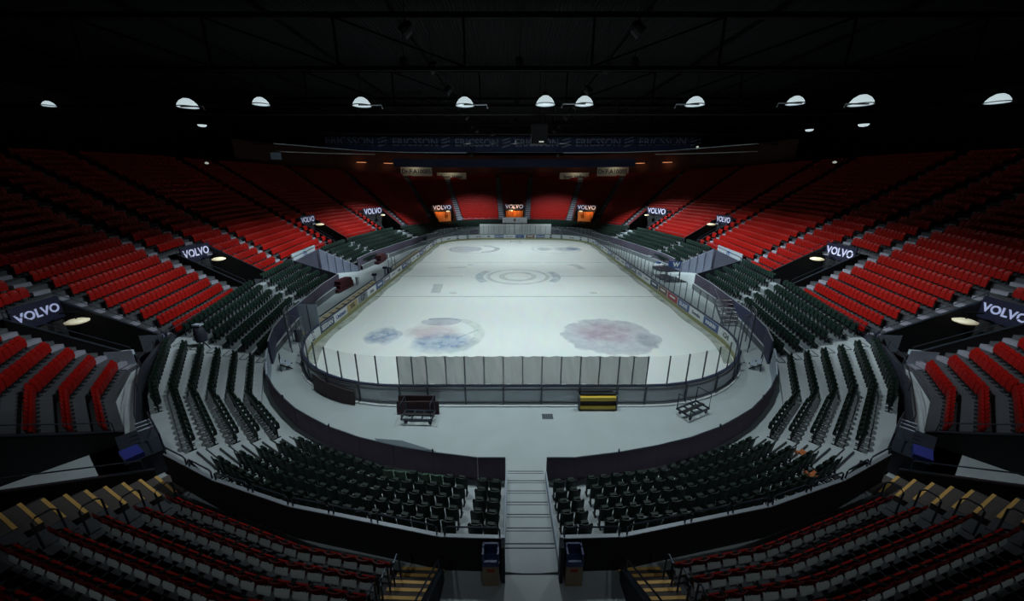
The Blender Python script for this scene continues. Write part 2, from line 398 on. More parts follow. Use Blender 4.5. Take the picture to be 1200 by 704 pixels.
def flat(name, pts2, m, z=0.0325, holes=None):
    b = MB(); b.add([(x, y, z) for x, y in pts2], [tuple(range(len(pts2)))]); return b.build(name, m, ice)
def ring(name, cx, cy, r0, r1, m, z=0.0325, a0=0, a1=360, n=48, yx=1.0):
    b = MB(); A = []; B = []
    for k in range(n + 1):
        a = math.radians(a0 + (a1 - a0) * k / n)
        A.append((cx + r0 * math.cos(a), cy + yx * r0 * math.sin(a), z)); B.append((cx + r1 * math.cos(a), cy + yx * r1 * math.sin(a), z))
    b.strip(A, B)
    if isinstance(m, tuple): m = faded_paint(*m[:5])
    return b.build(name, m, ice)
def disc(name, cx, cy, rx, ry, m, z=0.0325, wob=0.0, n=40, seed=0, rot=0):
    rnd = random.Random(seed); b = MB(); vs = []
    ph = [rnd.random() * 6 for _ in range(4)]
    for k in range(n):
        a = 2 * math.pi * k / n; q = 1 + wob * (math.sin(2 * a + ph[0]) + 0.6 * math.sin(3 * a + ph[1]) + 0.5 * math.sin(5 * a + ph[2]))
        x, y = rx * q * math.cos(a), ry * q * math.sin(a)
        vs.append((cx + x * math.cos(rot) - y * math.sin(rot), cy + x * math.sin(rot) + y * math.cos(rot), z))
    b.add(vs, [tuple(range(n))])
    if isinstance(m, tuple): m = faded_paint(m[0], m[1], m[2], m[3], m[4], (cx, cy), (rx * 1.05, ry * 1.05), m[5])
    return b.build(name, m, ice)
LN = faded_paint('faded_line_paint', (0.10, 0.16, 0.20), 0.95, 0.8, 0.5)
LNF = faded_paint('faint_line_paint', (0.30, 0.36, 0.42), 0.35, 1.0, 0.4)
LBL = faded_paint('faded_lilac_paint', (0.28, 0.28, 0.44), 0.45, .7, 0.3)
LPK = faded_paint('faded_pink_paint', (0.48, 0.28, 0.36), 0.38, .8, 0.3)
LBU = faded_paint('faded_blue_paint', (0.20, 0.32, 0.48), 0.5, .9, 0.28)
LGN = faded_paint('faded_sage_paint', (0.45, 0.55, 0.45), 0.3, 1.0, 0.3)
LGY = faded_paint('faded_grey_paint', (0.28, 0.33, 0.38), 0.42, .9, 0.3)
for yy in (-10.6, 6.7):
    flat('blue_line', [(-14.9, yy - .07), (14.9, yy - .07), (14.9, yy + .07), (-14.9, yy + .07)], LN)
for xa, xb in ((-14.9, -6.8), (4.2, 14.9)):
    flat('centre_line', [(xa, -1.86), (xb, -1.86), (xb, -1.72), (xa, -1.72)], LN)
flat('centre_line', [(-1.5, -1.83), (2.5, -1.83), (2.5, -1.75), (-1.5, -1.75)], LNF)
flat('goal_line', [(-11.5, 25.6), (11.5, 25.6), (11.5, 25.75), (-11.5, 25.75)], LNF)
DLB = ('faded_lilac_patch', (0.36, 0.35, 0.48), 0.6, .8, 0.45, .93)
DPK = ('faded_pink_patch', (0.52, 0.30, 0.40), 0.5, .8, 0.4, .6)
DBU = ('faded_blue_patch', (0.20, 0.32, 0.52), 0.75, 1.0, 0.3, .6)
DGY = ('faded_grey_patch', (0.34, 0.40, 0.46), 0.6, .9, 0.3, .6)
ring('centre_circle', 0.2, -1.9, 3.5, 4.0, LGY); ring('centre_circle', 0.2, -1.9, 1.7, 2.4, LGY)
ring('centre_circle', 0.2, -1.9, 4.4, 5.4, LBU, a0=-35, a1=30); ring('centre_circle', 0.2, -1.9, 4.4, 5.4, LBU, a0=145, a1=215)
disc('circle_paint', 7.0, -20.8, 3.8, 3.7, DLB, .0325, .015, seed=3)
disc('circle_paint', 6.7, -20.2, 2.6, 2.3, DPK, .034, .06, seed=5); disc('circle_paint', 9.6, -21.8, 1.0, 1.4, DGY, .034, .1, seed=6)
disc('circle_paint', -6.6, -17.9, 1.7, .9, DLB, .034, .05, seed=8); disc('circle_paint', -6.9, -20.1, 2.6, 1.7, DPK, .0325, .06, seed=9)
disc('circle_paint', -5.6, -22.2, 2.7, 2.0, DBU, .036, .10, seed=10, rot=.3); disc('circle_paint', -10.5, -20.9, 1.5, 2.0, DBU, .034, .2, seed=11)
ring('circle_paint', -6.6, -20.6, 3.1, 3.9, LGN, .038, -50, 60); ring('circle_paint', -6.6, -20.6, 3.3, 3.7, LBU, .039, 60, 110)
flat('circle_paint', [(-4.9, -21.4), (-3.3, -19.6), (-3.2, -19.7), (-4.7, -21.6)], LBU, .04)
for s in (-1, 1):
    ring('faceoff_circle', 7.4 * s, 18.4, 4.1, 4.4, LNF)
disc('circle_paint', -8.9, 18.2, 3.1, 3.2, DLB, .0335, .03, seed=12); ring('circle_paint', -6.3, 18.4, 2.6, 3.6, DGY, .0325, -80, 80)
disc('circle_paint', 9.3, 18.3, 2.9, 2.8, DGY, .0335, .1, seed=14); disc('circle_paint', 10.4, 18.6, 1.6, 1.5, DBU, .0345, .15, seed=15); disc('circle_paint', 5.2, 18.4, 1.6, 2.2, DGY, .0325, .1, seed=16)
flat('sponsor_mark', [(-9.3, -9.3), (-8.3, -9.3), (-8.6, -5.6), (-9.7, -5.6)], LGY)
flat('sponsor_mark', [(8.6, 2.2), (9.7, 2.2), (8.9, 5.4), (7.9, 5.4)], LGY)
flat('sponsor_mark', [(-9.6, 2.6), (-7.0, 3.1), (-6.9, 3.8), (-9.5, 3.3)], LNF)
for x, y in ((-6.9, -9.3), (8.2, -9.3), (-6.6, 5.0), (7.8, 5.0)):
    disc('faceoff_spot', x, y, .45, .3, LGY)
EDG = faded_paint('painted_board_shade', (0.20, 0.24, 0.18), 0.8, 0.7, 0.45)  # strip paints the boards' shade and reflection into the ice colour
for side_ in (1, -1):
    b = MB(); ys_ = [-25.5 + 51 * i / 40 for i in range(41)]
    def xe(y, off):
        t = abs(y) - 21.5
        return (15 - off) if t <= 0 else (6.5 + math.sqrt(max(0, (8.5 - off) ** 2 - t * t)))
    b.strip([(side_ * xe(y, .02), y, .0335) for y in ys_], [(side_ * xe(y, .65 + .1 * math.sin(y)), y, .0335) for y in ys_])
    b.build('board_shade_strip', EDG, ice)
# goal frame marks at the far end
ring('goal_crease', 0, 25.6, 1.5, 1.75, LNF, .0325, 180, 360)

# ------------------------------------------------------------------ rink boards with glass
BH = 1.15; GH = 2.83
boards = empty('rink_boards', (0, -30, 0))
tag(boards, 'white dasher boards with adverts, glass and posts ringing the ice', 'boards')
boards.location = (0, 0, 0)
def arc(cx, cy, r, a0, a1, n): return [(cx + r * math.cos(math.radians(a0 + (a1 - a0) * k / n)), cy + r * math.sin(math.radians(a0 + (a1 - a0) * k / n))) for k in range(n + 1)]
near_x = [-6.46, -5.72, -4.98, -3.98, -3.0, -2.0, -1.0, 0, 1.0, 2.0, 3.0, 3.98, 4.98, 5.72, 6.46]
seq = []   # (points list, kind)
HX, HY, RC = 15.08, 30.08, 8.6
path = []  # list of (pt, zone)
path += [((x, -HY), 'near') for x in near_x]
path += [(p, 'nearcorner' if i < 8 else 'right') for i, p in enumerate(arc(HX - RC, -HY + RC, RC, -90, 0, 12)[1:])]
ys = [-21.5 + 43.0 * k / 36 for k in range(1, 36)]
path += [((HX, y), 'right') for y in ys]
path += [(p, 'far') for p in arc(HX - RC, HY - RC, RC, 0, 90, 12)]
path += [((x, HY), 'far') for x in [6.5 - 13.0 * k / 12 for k in range(1, 12)]]
path += [(p, 'far') for p in arc(-HX + RC, HY - RC, RC, 90, 180, 12)]
path += [((-HX, -y), 'left') for y in [-21.5 + 43.0 * k / 36 for k in range(1, 36)]]
path += [(p, 'nearcorner' if i > 2 else 'left') for i, p in enumerate(arc(-HX + RC, -HY + RC, RC, 180, 270, 12)[:-1])]
NP = len(path)
def onbench(y): return (-23.4 < y < -5) or (-1.5 < y < 15.5)
ADS_R = {0: ('white', 'SCHE', 'ink', .5), 1: ('bluead', 'MASKIN', 'white', .4), 2: ('white', 'Svenska', 'navyad', .42), 3: ('bluead', 'SKANE', 'white', .5), 4: ('redad', None, None, 0), 5: ('brownad', None, None, 0), 6: ('navyad', None, None, 0)}
poly_post = MB(); poly_post.beam((0, 0, BH), (0, 0, GH), 0.055, 0.055); me_post = poly_post.mesh('glass_post', M['post'])
pp = MB(); pp.beam((0, 0, 0.0), (0, 0, BH), 0.09, 0.07); me_stand = pp.mesh('board_post', M['post'])
def inward(a, b):
    d = Vector((b[0] - a[0], b[1] - a[1])).normalized(); return Vector((-d.y, d.x))    # path runs anticlockwise: left of travel is inside
rs = random.Random(4)
k = 0; pan_i = 0
while k < NP:
    a, zone = path[k]; zone2 = path[(k + 1) % NP][1]
    b = path[(k + 1) % NP][0]; c = path[(k + 2) % NP][0]
    two = k + 1 < NP
    P = [a, b, c] if two else [a, b]
    z = zone2 if zone != 'nearcorner' else zone
    mid = Vector(((P[0][0] + P[-1][0]) / 2, (P[0][1] + P[-1][1]) / 2))
    inn = inward(P[0], P[-1])
    bp = MB().wall(P, 0.03, BH - 0.04, 0.10).build('board_panel', M['board'] if z not in ('near', 'nearcorner') else M['board_out'], boards)
    MB().wall(P, BH - 0.04, BH + 0.02, 0.16).build('top_rail', M['toprail'], bp)
    # kick plate on the ice side
    Q = [(p[0] + inn.x * .065, p[1] + inn.y * .065) for p in P]
    MB().wall(Q, 0.03, 0.37, 0.02).build('kick_plate', M['kick'], bp)
    if z in ('near', 'nearcorner'):
        Q = [(p[0] - inn.x * .09, p[1] - inn.y * .09) for p in P]
        fr = MB(); fr.wall(Q, 0.86, 0.92, 0.08); fr.wall(Q, 0.10, 0.17, 0.08); fr.build('back_frame', M['steel'], bp)
        MB().wall([(p[0] - inn.x * .2, p[1] - inn.y * .2) for p in P], 0.0, 0.10, 0.16).build('curb', M['white'], bp)
    # adverts
    if z in ('right', 'left', 'far'):
        L = (Vector(P[-1]) - Vector(P[0])).length
        ang = math.atan2(-inn.x, inn.y) + math.pi      # local -Y faces the ice
        pos = (mid.x + inn.x * .057, mid.y + inn.y * .057, .72)
        if z == 'far' and len(P) == 3:                  # follow the bend of corner panels
            mid2 = Vector(P[1]); pos = (mid2.x + inn.x * .06, mid2.y + inn.y * .06, .68)
        txt = None
        if z != 'far' and mid.y < -20.5 and len(P) == 3:
            pos = (P[1][0] + inn.x * .06, P[1][1] + inn.y * .06, .72)
        if z == 'right':
            idx = int(round((mid.y + 22.6) / 2.4))
            am, txt, tm, ts = ADS_R.get(idx, [('white', 'GOTA', 'bluead', .5), ('grayad', None, None, 0), ('bluead', 'NORD', 'white', .5), ('white', None, None, 0)][idx % 4])
        elif z == 'left':
            idx = int(round((mid.y + 22.6) / 2.4))
            am, txt, tm, ts = {0: ('navyad', 'STENA', 'white', .56), 1: ('navyad', 'SESSAN', 'white', .5), 2: ('white', 'Uniteam', 'bluead', .5), 3: ('goldad', 'XXL', 'ink', .5), 4: ('grayad', 'GP', 'ink', .8)}.get(idx, [('white', None, None, 0), ('white', 'ovo', 'ink', .6), ('bluead', None, None, 0), ('grayad', None, None, 0)][idx % 4])
        else:
            fx = mid.x
            if abs(fx) > 7.2:
                am, txt, tm, ts = [('navyad', None, None, 0), ('white', 'Carena', 'ink', .5), ('navyad', 'ALFA', 'white', .4)][pan_i % 3]
            else:
                j = int((fx + 7.2) / 2.17)
                am, txt, tm, ts = [('white', 'Blå', 'ink', .5), ('bluead', 'GELITA', 'white', .5), ('white', 'Bavaria', 'grayad', .5), ('bluead', '~', 'white', .6), ('brownad', None, None, 0), ('bluead', 'Skanska', 'white', .5), ('white', 'Hyundai', 'grayad', .5)][min(j, 6)]
        ad = MB().box((0, 0, 0), (L - .16 - (.15 if abs(mid.y) > 20.5 else 0), .012, .66)).build('advert_face', M[am], bp, pos, ang)
        if txt: text(txt, ts * 1.05, M[tm], bp, (pos[0] + inn.x * .012, pos[1] + inn.y * .012, pos[2]), (math.pi / 2, 0, ang), off=.01)
        else:
            MB().box((0, -.012, .05), (L * .5, .01, .16)).build('advert_bar', M['white' if am != 'white' else 'grayad'], bp, pos, ang)
    # glass and posts
    for q in range(len(P) - 1):
        y = (P[q][1] + P[q+1][1]) / 2
        if z == 'left' and onbench(y): continue
        MB().wall([P[q], P[q+1]], BH + .02, GH - .02, 0.012).build('glass_pane', M['glass'], boards)
    for q in range(len(P) - 1):
        if z == 'left' and onbench(P[q][1]): continue
        an = math.atan2(P[q+1][1] - P[q][1], P[q+1][0] - P[q][0])
        obj('glass_post', me_post, boards, (P[q][0], P[q][1], 0), an)
        if z in ('near', 'nearcorner') and q == 0:
            obj('board_post', me_stand, boards, (P[q][0] - inn.x * .12, P[q][1] - inn.y * .12, 0), an)
    k += 2; pan_i += 1

# grey sheet hung over the end glass
sh = MB(); A = []; B = []; nx = 160
cols = []
for j in range(9):
    row = []
    for i in range(nx + 1):
        x = -6.44 + 12.88 * i / nx; t = j / 8.0
        ph = (x + 6.44) / 0.99
        sag = 0.06 * abs(math.sin(math.pi * ph)) * t
        yy = -29.98 - 0.05 * math.sin(ph * 6.3 + 2 * t) * (0.4 + t) - .03 * math.sin(x * 11 + 5 * t)
        row.append((x, yy, 1.16 + (1.66 - sag) * t))
    cols.append(row)
for j in range(8): sh.strip(cols[j], cols[j+1])
sheet = sh.build('plastic_sheet', M['sheet'], smooth=True)
tag(sheet, 'long creased grey translucent sheet hung over the near end glass', 'sheet')

# goal frame lines seen against the far curtain: tall thin uprights
for x in (-2.0, -.05, 1.65):
    g = MB().tube([(x, 33.2, 0), (x, 33.2, 3.3)], .05).build('upright_pole', M['post'])
    tag(g, {-2.0: 'thin dark pole left before the pale far curtain', -.05: 'thin dark pole in the middle of the pale far curtain', 1.65: 'thin dark pole right before the pale far curtain'}[x], 'pole', 'poles before the far curtain')
goal = empty('goal_frame', (0.1, 25.9, 0.03)); tag(goal, 'small goal frame on the ice at the far end', 'goal')
MB().tube([(-.92, 0, 0), (-.92, 0, 1.2), (.92, 0, 1.2), (.92, 0, 0)], .035).build('posts', M['steel'], goal)
MB().tube([(-.92, 0, .02), (-.8, .9, .02), (.8, .9, .02), (.92, 0, .02)], .03).build('base_bar', M['steel'], goal)

# ------------------------------------------------------------------ drape wall round the rink floor
for s, side in ((1, 'left'), (-1, 'right')):
    wl = empty('wall_' + side + '_near'); wl['kind'] = 'structure'; wl['label'] = 'low plum-black draped wall round the near %s corner' % side
    near = [(-.8,-35.3),(-1.9,-35.3),(-3.7,-35.0),(-5.4,-34.6),(-7.0,-34.1),(-8.6,-33.4),(-9.8,-32.7),(-10.9,-32.0),(-12.0,-31.1),(-13.1,-30.1),(-14.2,-28.9)]
    for i in range(len(near) - 1):
        a, b = near[i], near[i+1]; a = (a[0] * s, a[1]); b = (b[0] * s, b[1])
        a2 = lerp(a, b, .006); b2 = lerp(a, b, .994)
        p = MB().wall([a2, b2], 0, 1.05, .07).build('drape_panel', M['drape'], wl)
        MB().wall([a2, b2], 1.05, 1.08, .05).build('top_bar', M['rail'], p)
        if i % 3 == 1: MB().beam((b[0], b[1], 0), (b[0], b[1], 1.22), .05).build('upright', M['rail'], wl)
    pale = [(-14.2,-28.9),(-15.2,-27.4),(-16.0,-26.0)]
    for i in range(2):
        a, b = pale[i], pale[i+1]
        MB().wall([(a[0]*s, a[1]), (b[0]*s, b[1])], 0, 1.15 + .2 * i, .08).build('pale_panel', M['panel_pale'], wl)
    wu = empty('wall_' + side + '_stand'); wu['kind'] = 'structure'; wu['label'] = 'taller dark wall under the %s lower stand' % side
    up = [(-16.2,-25.5),(-17.3,-23.2),(-18.2,-20.2),(-18.7,-17.0),(-19.2,-14.0),(-19.7,-11.0),(-20.0,-7.2)]
    up2 = [(-21.2,1.0),(-21.2,5),(-20.6,9),(-19.9,13),(-19.0,18),(-18.0,22.5),(-17.0,26.5),(-15.2,29.5),(-12.5,32),(-8.0,33.9)]
    for part in (up, up2):
        for i in range(len(part) - 1):
            a, b = part[i], part[i+1]; a = (a[0]*s, a[1]); b = (b[0]*s, b[1])
            h = 1.62 if part is up else 1.7
            p = MB().wall([lerp(a, b, .004), lerp(a, b, .996)], 0, h, .08).build('wall_panel', M['drape_blue'] if (part is up and i < 3) else M['navy2'], wu)
            MB().wall([a, b], h, h + .04, .07).build('top_bar', M['ledge'], p)
    # bulkhead of the tunnel between the two lower blocks
    tb = MB().wall([(-21.2*s, 1.0), (-25.2*s, -.6)], 0, [.7, 3.3], .12).build('tunnel_wall', M['lavender'], wu)
    for q in range(1, 5):
        x0, y0 = lerp((-21.2, 1.0), (-25.2, -.6), q / 5.0)
        MB().beam((x0 * s, y0 - .08, 0), (x0 * s, y0 - .08, .7 + 2.6 * q / 5.0), .04).build('joint_strip', M['rail'], tb)
    MB().wall([(-20.0*s, -7.2), (-24.6*s, -7.4)], 0, [1.6, 3.2], .12).build('tunnel_wall', M['navy'], wu)
    MB().wall([(-25.6*s, -7.4), (-26.0*s, -.6)], 0, 2.8, .12).build('tunnel_wall', M['black'], wu)

# white curtain at the far end
fc = empty('wall_far_curtain'); fc['kind'] = 'structure'; fc['label'] = 'off-white curtain wall behind the far boards'
for i in range(6):
    x0 = -7.6 + 15.6 * i / 6; x1 = -7.6 + 15.6 * (i + 1) / 6
    MB().wall([(x0 + .02, 33.9), (x1 - .02, 33.9)], 0, 2.85, .06).build('curtain_panel', M['curtain'], fc)
MB().wall([(-21, 30.9), (-16.5, 34.8), (-8.4, 36.5), (8.4, 36.5), (16.5, 34.8), (21, 30.9)], 0, 2.6, .1).build('wall_far', M['navy'])['kind'] = 'structure'

# ------------------------------------------------------------------ lower stand treads (pale), red stand treads (dark)
def tier(name, fn, nrows, u_lo, u_hi, cuts_for, front, back, m, label, base):
    for s, side in ((1, 'left'), (-1, 'right')):
        root = empty(name + '_' + side); root['kind'] = 'structure'; root['label'] = label % side
        for k in range(nrows):
            b = MB()
            for (a, c) in spans(u_lo, u_hi, cuts_for(k)):
                us = urange(a, c); F = []; Bk = []; FB = []
                for u in us:
                    x0, y0, e, r = fn(u, k - front, s); x1, y1, _, _ = fn(u, k + back, s)
                    z = e + r * k
                    zb = base(u) if k == 0 else e + r * (k - 1)
                    F.append((x0, y0, z)); Bk.append((x1, y1, z)); FB.append((x0, y0, min(zb, z - .02) - .001))
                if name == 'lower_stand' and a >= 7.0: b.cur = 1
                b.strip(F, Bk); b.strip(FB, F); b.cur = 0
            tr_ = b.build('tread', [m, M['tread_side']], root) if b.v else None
            if name == 'lower_stand' and tr_:
                eb = MB()
                for (a, c) in spans(7.0, u_hi, cuts_for(k)):
                    us = urange(a, c)
                    A1 = [fn(u, k - front, s) for u in us]; A2 = [fn(u, k - front + .13, s) for u in us]
                    eb.strip([(p[0], p[1], p[2] + p[3] * k + .012) for p in A1], [(p[0], p[1], p[2] + p[3] * k + .012) for p in A2])
                eb.build('tread_edge', M['tread_pale'], tr_)
def gcuts(k):
    c = list(G_GAPS[2:3]) + [(7.0, 7.0001)]
    if k == 5: c.append((0, 3.6))
    return c
tier('lower_stand', green, 6, 0.0, 17.0, gcuts, .62, .38, M['tread_pale'], 'pale stepped floor of the %s lower stand', lambda u: 0.0)
def rcuts(k): return [(a, b) for a, b, K in SLOTS if k < K]
tier('upper_stand', red, NR, 0.0, 22.0, rcuts, .6, .4, M['tread_dark'], 'dark stepped floor of the %s upper stand', lambda u: .8)

# back edge of the lower stand: closing wall down to the concourse
for s, side in ((1, 'left'), (-1, 'right')):
    pr = empty('parapet_' + side); pr['kind'] = 'structure'; pr['label'] = 'black parapet behind the %s near lower stand' % side
    near = [(-.78,-39.45),(-2.5,-39.4),(-4.5,-38.98),(-7.2,-38.42),(-10.3,-37.4),(-13.0,-36.2)]
    for i in range(len(near) - 1):
        a = (near[i][0]*s, near[i][1]); b = (near[i+1][0]*s, near[i+1][1])
        MB().wall([a, b], .8, 2.02, .12).build('parapet_panel', M['blackwall'], pr)
        MB().wall([a, b], 2.02, 2.05, .11).build('ledge', M['ledge'], pr)
    L = 0
    for i in range(len(near) - 1):
        a = Vector((near[i][0]*s, near[i][1])); b = Vector((near[i+1][0]*s, near[i+1][1])); d = b - a
        n = max(1, round(d.length / 1.75))
        for q in range(n):
            p0 = a + d * ((q + .06) / n); p1 = a + d * ((q + .94) / n); dd = (p1 - p0).normalized() * .08
            MB().tube([(p0.x, p0.y, 2.0), (p0.x, p0.y, 2.30), (p0.x + dd.x, p0.y + dd.y, 2.36), (p1.x - dd.x, p1.y - dd.y, 2.36), (p1.x, p1.y, 2.30), (p1.x, p1.y, 2.0)], .025, 5).build('parapet_rail', M['rail'], pr)
    far = [(-14.6,-35.3),(-16.6,-33.7),(-19.0,-31.2),(-20.9,-29.0),(-22.1,-26.9),(-22.7,-25.0)]
    for i in range(len(far) - 1):
        a = (far[i][0]*s, far[i][1]); b = (far[i+1][0]*s, far[i+1][1])
        z0 = 1.25 + .12 * i; z1 = 1.25 + .12 * (i + 1)
        MB().wall([a, b], .8, [z0, z1], .12).build('parapet_panel', M['navy'], pr)
        MB().wall([a, b], [z0, z1], [z0 + .05, z1 + .05], .15).build('ledge', M['rail'], pr)
        MB().tube([(a[0], a[1], z0), (a[0], a[1], z0 + .55), (b[0], b[1], z1 + .55), (b[0], b[1], z1)], .025, 5).build('parapet_rail', M['rail'], pr)
    # side cheek by the central stairs
    MB().wall([(-.78*s, -35.4), (-.78*s, -39.4)], [0, 0], [.5, 1.2], .05).build('stair_cheek', M['panel_pale'], pr)
    # retaining wall and rail between the lower and the upper stand
    rt = empty('retaining_wall_' + side); rt['kind'] = 'structure'; rt['label'] = 'front wall and rail of the %s upper stand' % side
    for (a, c) in spans(8.05, 22.0, [(x, y) for x, y, K in SLOTS]):
        us = urange(a, c, .5); P = [red(u, -.68, s) for u in us]
        MB().wall([p[:2] for p in P], [.5] * len(P), [p[2] + .35 for p in P], .08).build('front_wall', M['navy'], rt)
        MB().wall([p[:2] for p in P], [p[2] + .35 for p in P], [p[2] + .40 for p in P], .10).build('ledge', M['rail'], rt)
        MB().tube([(p[0], p[1], p[2] + .85) for p in P], .03, 5).build('top_rail', M['rail'], rt)
        for p in P: MB().beam((p[0], p[1], p[2] + .35), (p[0], p[1], p[2] + .85), .04).build('rail_post', M['rail'], rt)

# ------------------------------------------------------------------ concourse floor
cc = empty('concourse'); cc['kind'] = 'structure'; cc['label'] = 'grey walkway between the lower and upper near stands'
inn = [(0,-39.56),(-2.2,-39.4),(-4.5,-39.0),(-7.2,-38.4),(-10.3,-37.4),(-13.0,-36.2),(-14.6,-35.3),(-16.6,-33.7),(-19.0,-31.2),(-20.9,-29.0),(-22.2,-26.9),(-22.9,-25.0)]
outp = [(0,-46),(-3.0,-46),(-5.5,-40.0),(-8.5,-39.1),(-11.8,-38.3),(-13.9,-37.2),(-16,-36.0),(-18.0,-34.6),(-21.5,-31.7),(-23.6,-28.6),(-24.1,-26.4),(-24.2,-25.0)]
for s in (1, -1):
    MB().strip([(x*s, y, .8) for x, y in inn], [(x*s, y, .8) for x, y in outp]).build('walkway', M['concourse'], cc)
    MB().add([(-13.6*s,-36.4,.795),(-17.4*s,-34.0,.795),(-27*s,-41,.795),(-22*s,-45.5,.795)], [(0, 1, 2, 3)]).build('walkway', M['concourse'], cc)
MB().box((0, -39.08, .4), (1.56, .94, .8)).build('stair_landing', M['tread_pale'], cc)
MB().box((0, -39.57, .81), (1.56, .03, .012)).build('threshold_strip', M['groove'], cc)
for q in (-38.66, -38.80): MB().box((0, q, .804), (1.5, .03, .010)).build('threshold_strip', M['groove'], cc)
# central stairs
st = empty('central_stairs', (0, -35.3, 0)); tag(st, 'pale central stairs with dark nosing strips down to the rink floor', 'stairs')
for k in range(7):
    y = -34.95 - .605 * k; z = .108 * (k + 1)
    dp = .605 if k < 6 else .03
    b = MB().box((0, y - dp / 2 + 35.3, z / 2), (1.5, dp, z)).build('step', M['tread_pale'], st)
    MB().box((0, y - .02 + 35.3, z + .003), (1.46, .03, .008)).build('nosing_strip', M['groove'], b)
    if k < 6: MB().box((0, y - .13 + 35.3, z + .003), (1.46, .02, .008)).build('nosing_strip', M['groove'], b)

# radial steps between lower-stand blocks (aisle 1 and 2)
for s, side in ((1, 'left'), (-1, 'right')):
    for (u0, u1, nm) in ((3.08, 3.92, 'near'), (6.1, 6.9, 'middle')):
        ai = empty('aisle_steps'); tag(ai, 'pale radial steps with dark grooves, %s aisle of the %s lower stand' % (nm, side), 'steps')
        for k in range(6):
            if k == 5 and u0 < 5: continue
            a = green(u0, k - .55, s); b = green(u1, k - .55, s); c = green(u1, k - .15, s); d = green(u0, k - .15, s)
            z = a[2] + a[3] * k; zz = z + .06
            bb = MB().add([(a[0], a[1], z), (b[0], b[1], z), (c[0], c[1], z), (d[0], d[1], z), (a[0], a[1], zz), (b[0], b[1], zz), (c[0], c[1], zz), (d[0], d[1], zz)],
                     [(0, 1, 2, 3), (4, 7, 6, 5), (0, 4, 5, 1), (1, 5, 6, 2), (2, 6, 7, 3), (3, 7, 4, 0)]).build('step', M['tread_pale'], ai)
            MB().beam((a[0], a[1], zz + .004), (b[0], b[1], zz + .004), .05, .012).build('nosing_strip', M['groove'], bb)
            MB().beam((d[0], d[1], zz - .05), (c[0], c[1], zz - .05), .05, .12).build('nosing_strip', M['groove'], bb)
    ai = empty('aisle_steps'); tag(ai, 'pale block steps, upper aisle of the %s lower stand' % side, 'steps')
    for uc in (8.0, 11.0, 13.1):
        for k in range(6):
            p = green(uc, k - .45, s); q = green(uc + .05, k - .45, s)
            MB().box((p[0], p[1], p[2] + p[3] * k + .08), (.35, 1.0, .16), math.atan2(q[1] - p[1], q[0] - p[0]) - math.pi / 2).build('step', M['tread_side2'], ai)

# ------------------------------------------------------------------ aisle steps of the upper stand
for s, side in ((1, 'left'), (-1, 'right')):
    for ai_i, (uc, hw, k0) in enumerate(AISLES):
        near = uc < 3.8
        ai = empty('upper_aisle_steps'); ai['kind'] = 'structure'
        ai['label'] = ('brown steps with yellow nosings, near %s stand' if near else 'grey steps up the %s upper stand') % side
        b = MB()
        top = 9 if near else NR
        p0 = red(uc, 0, s); q0 = red(uc + .02, 0, s); L1 = math.hypot(q0[0]-p0[0], q0[1]-p0[1]) / .02
        for k in range(k0, top):
            for h in (0, 1):
                t = k - .6 + (.0 if h else -.5)
                if k == 0 and h == 0 and not near: continue
                p = red(uc, t + .25, s); q = red(uc + .02, t + .25, s)
                an = math.atan2(q[1] - p[1], q[0] - p[0])
                z = p[2] + p[3] * (k - (0 if h else .5))
                wdt = 2 * hw
                p2 = red(uc, t + .75, s); dep = math.hypot(p2[0]-p[0], p2[1]-p[1])
                if near:
                    sp = MB().box((0, 0, -.12), (wdt, dep, .24)).build('step', M['step_brown'], ai, (p[0], p[1], z + .015), an)
                    sg = 1 if (math.cos(an) * p[1] - math.sin(an) * p[0]) < 0 else -1
                    MB().box((0, sg * (dep / 2 - .04), .004), (wdt, .08, .02)).build('nosing', M['nosing'], sp)
                elif not h or k == k0:
                    b.box((p[0], p[1], z - .08), (wdt * .9, dep * .7, .24), an)
        if b.v:
            o = b.build('step', M['step_grey'], ai); o['kind'] = 'stuff'

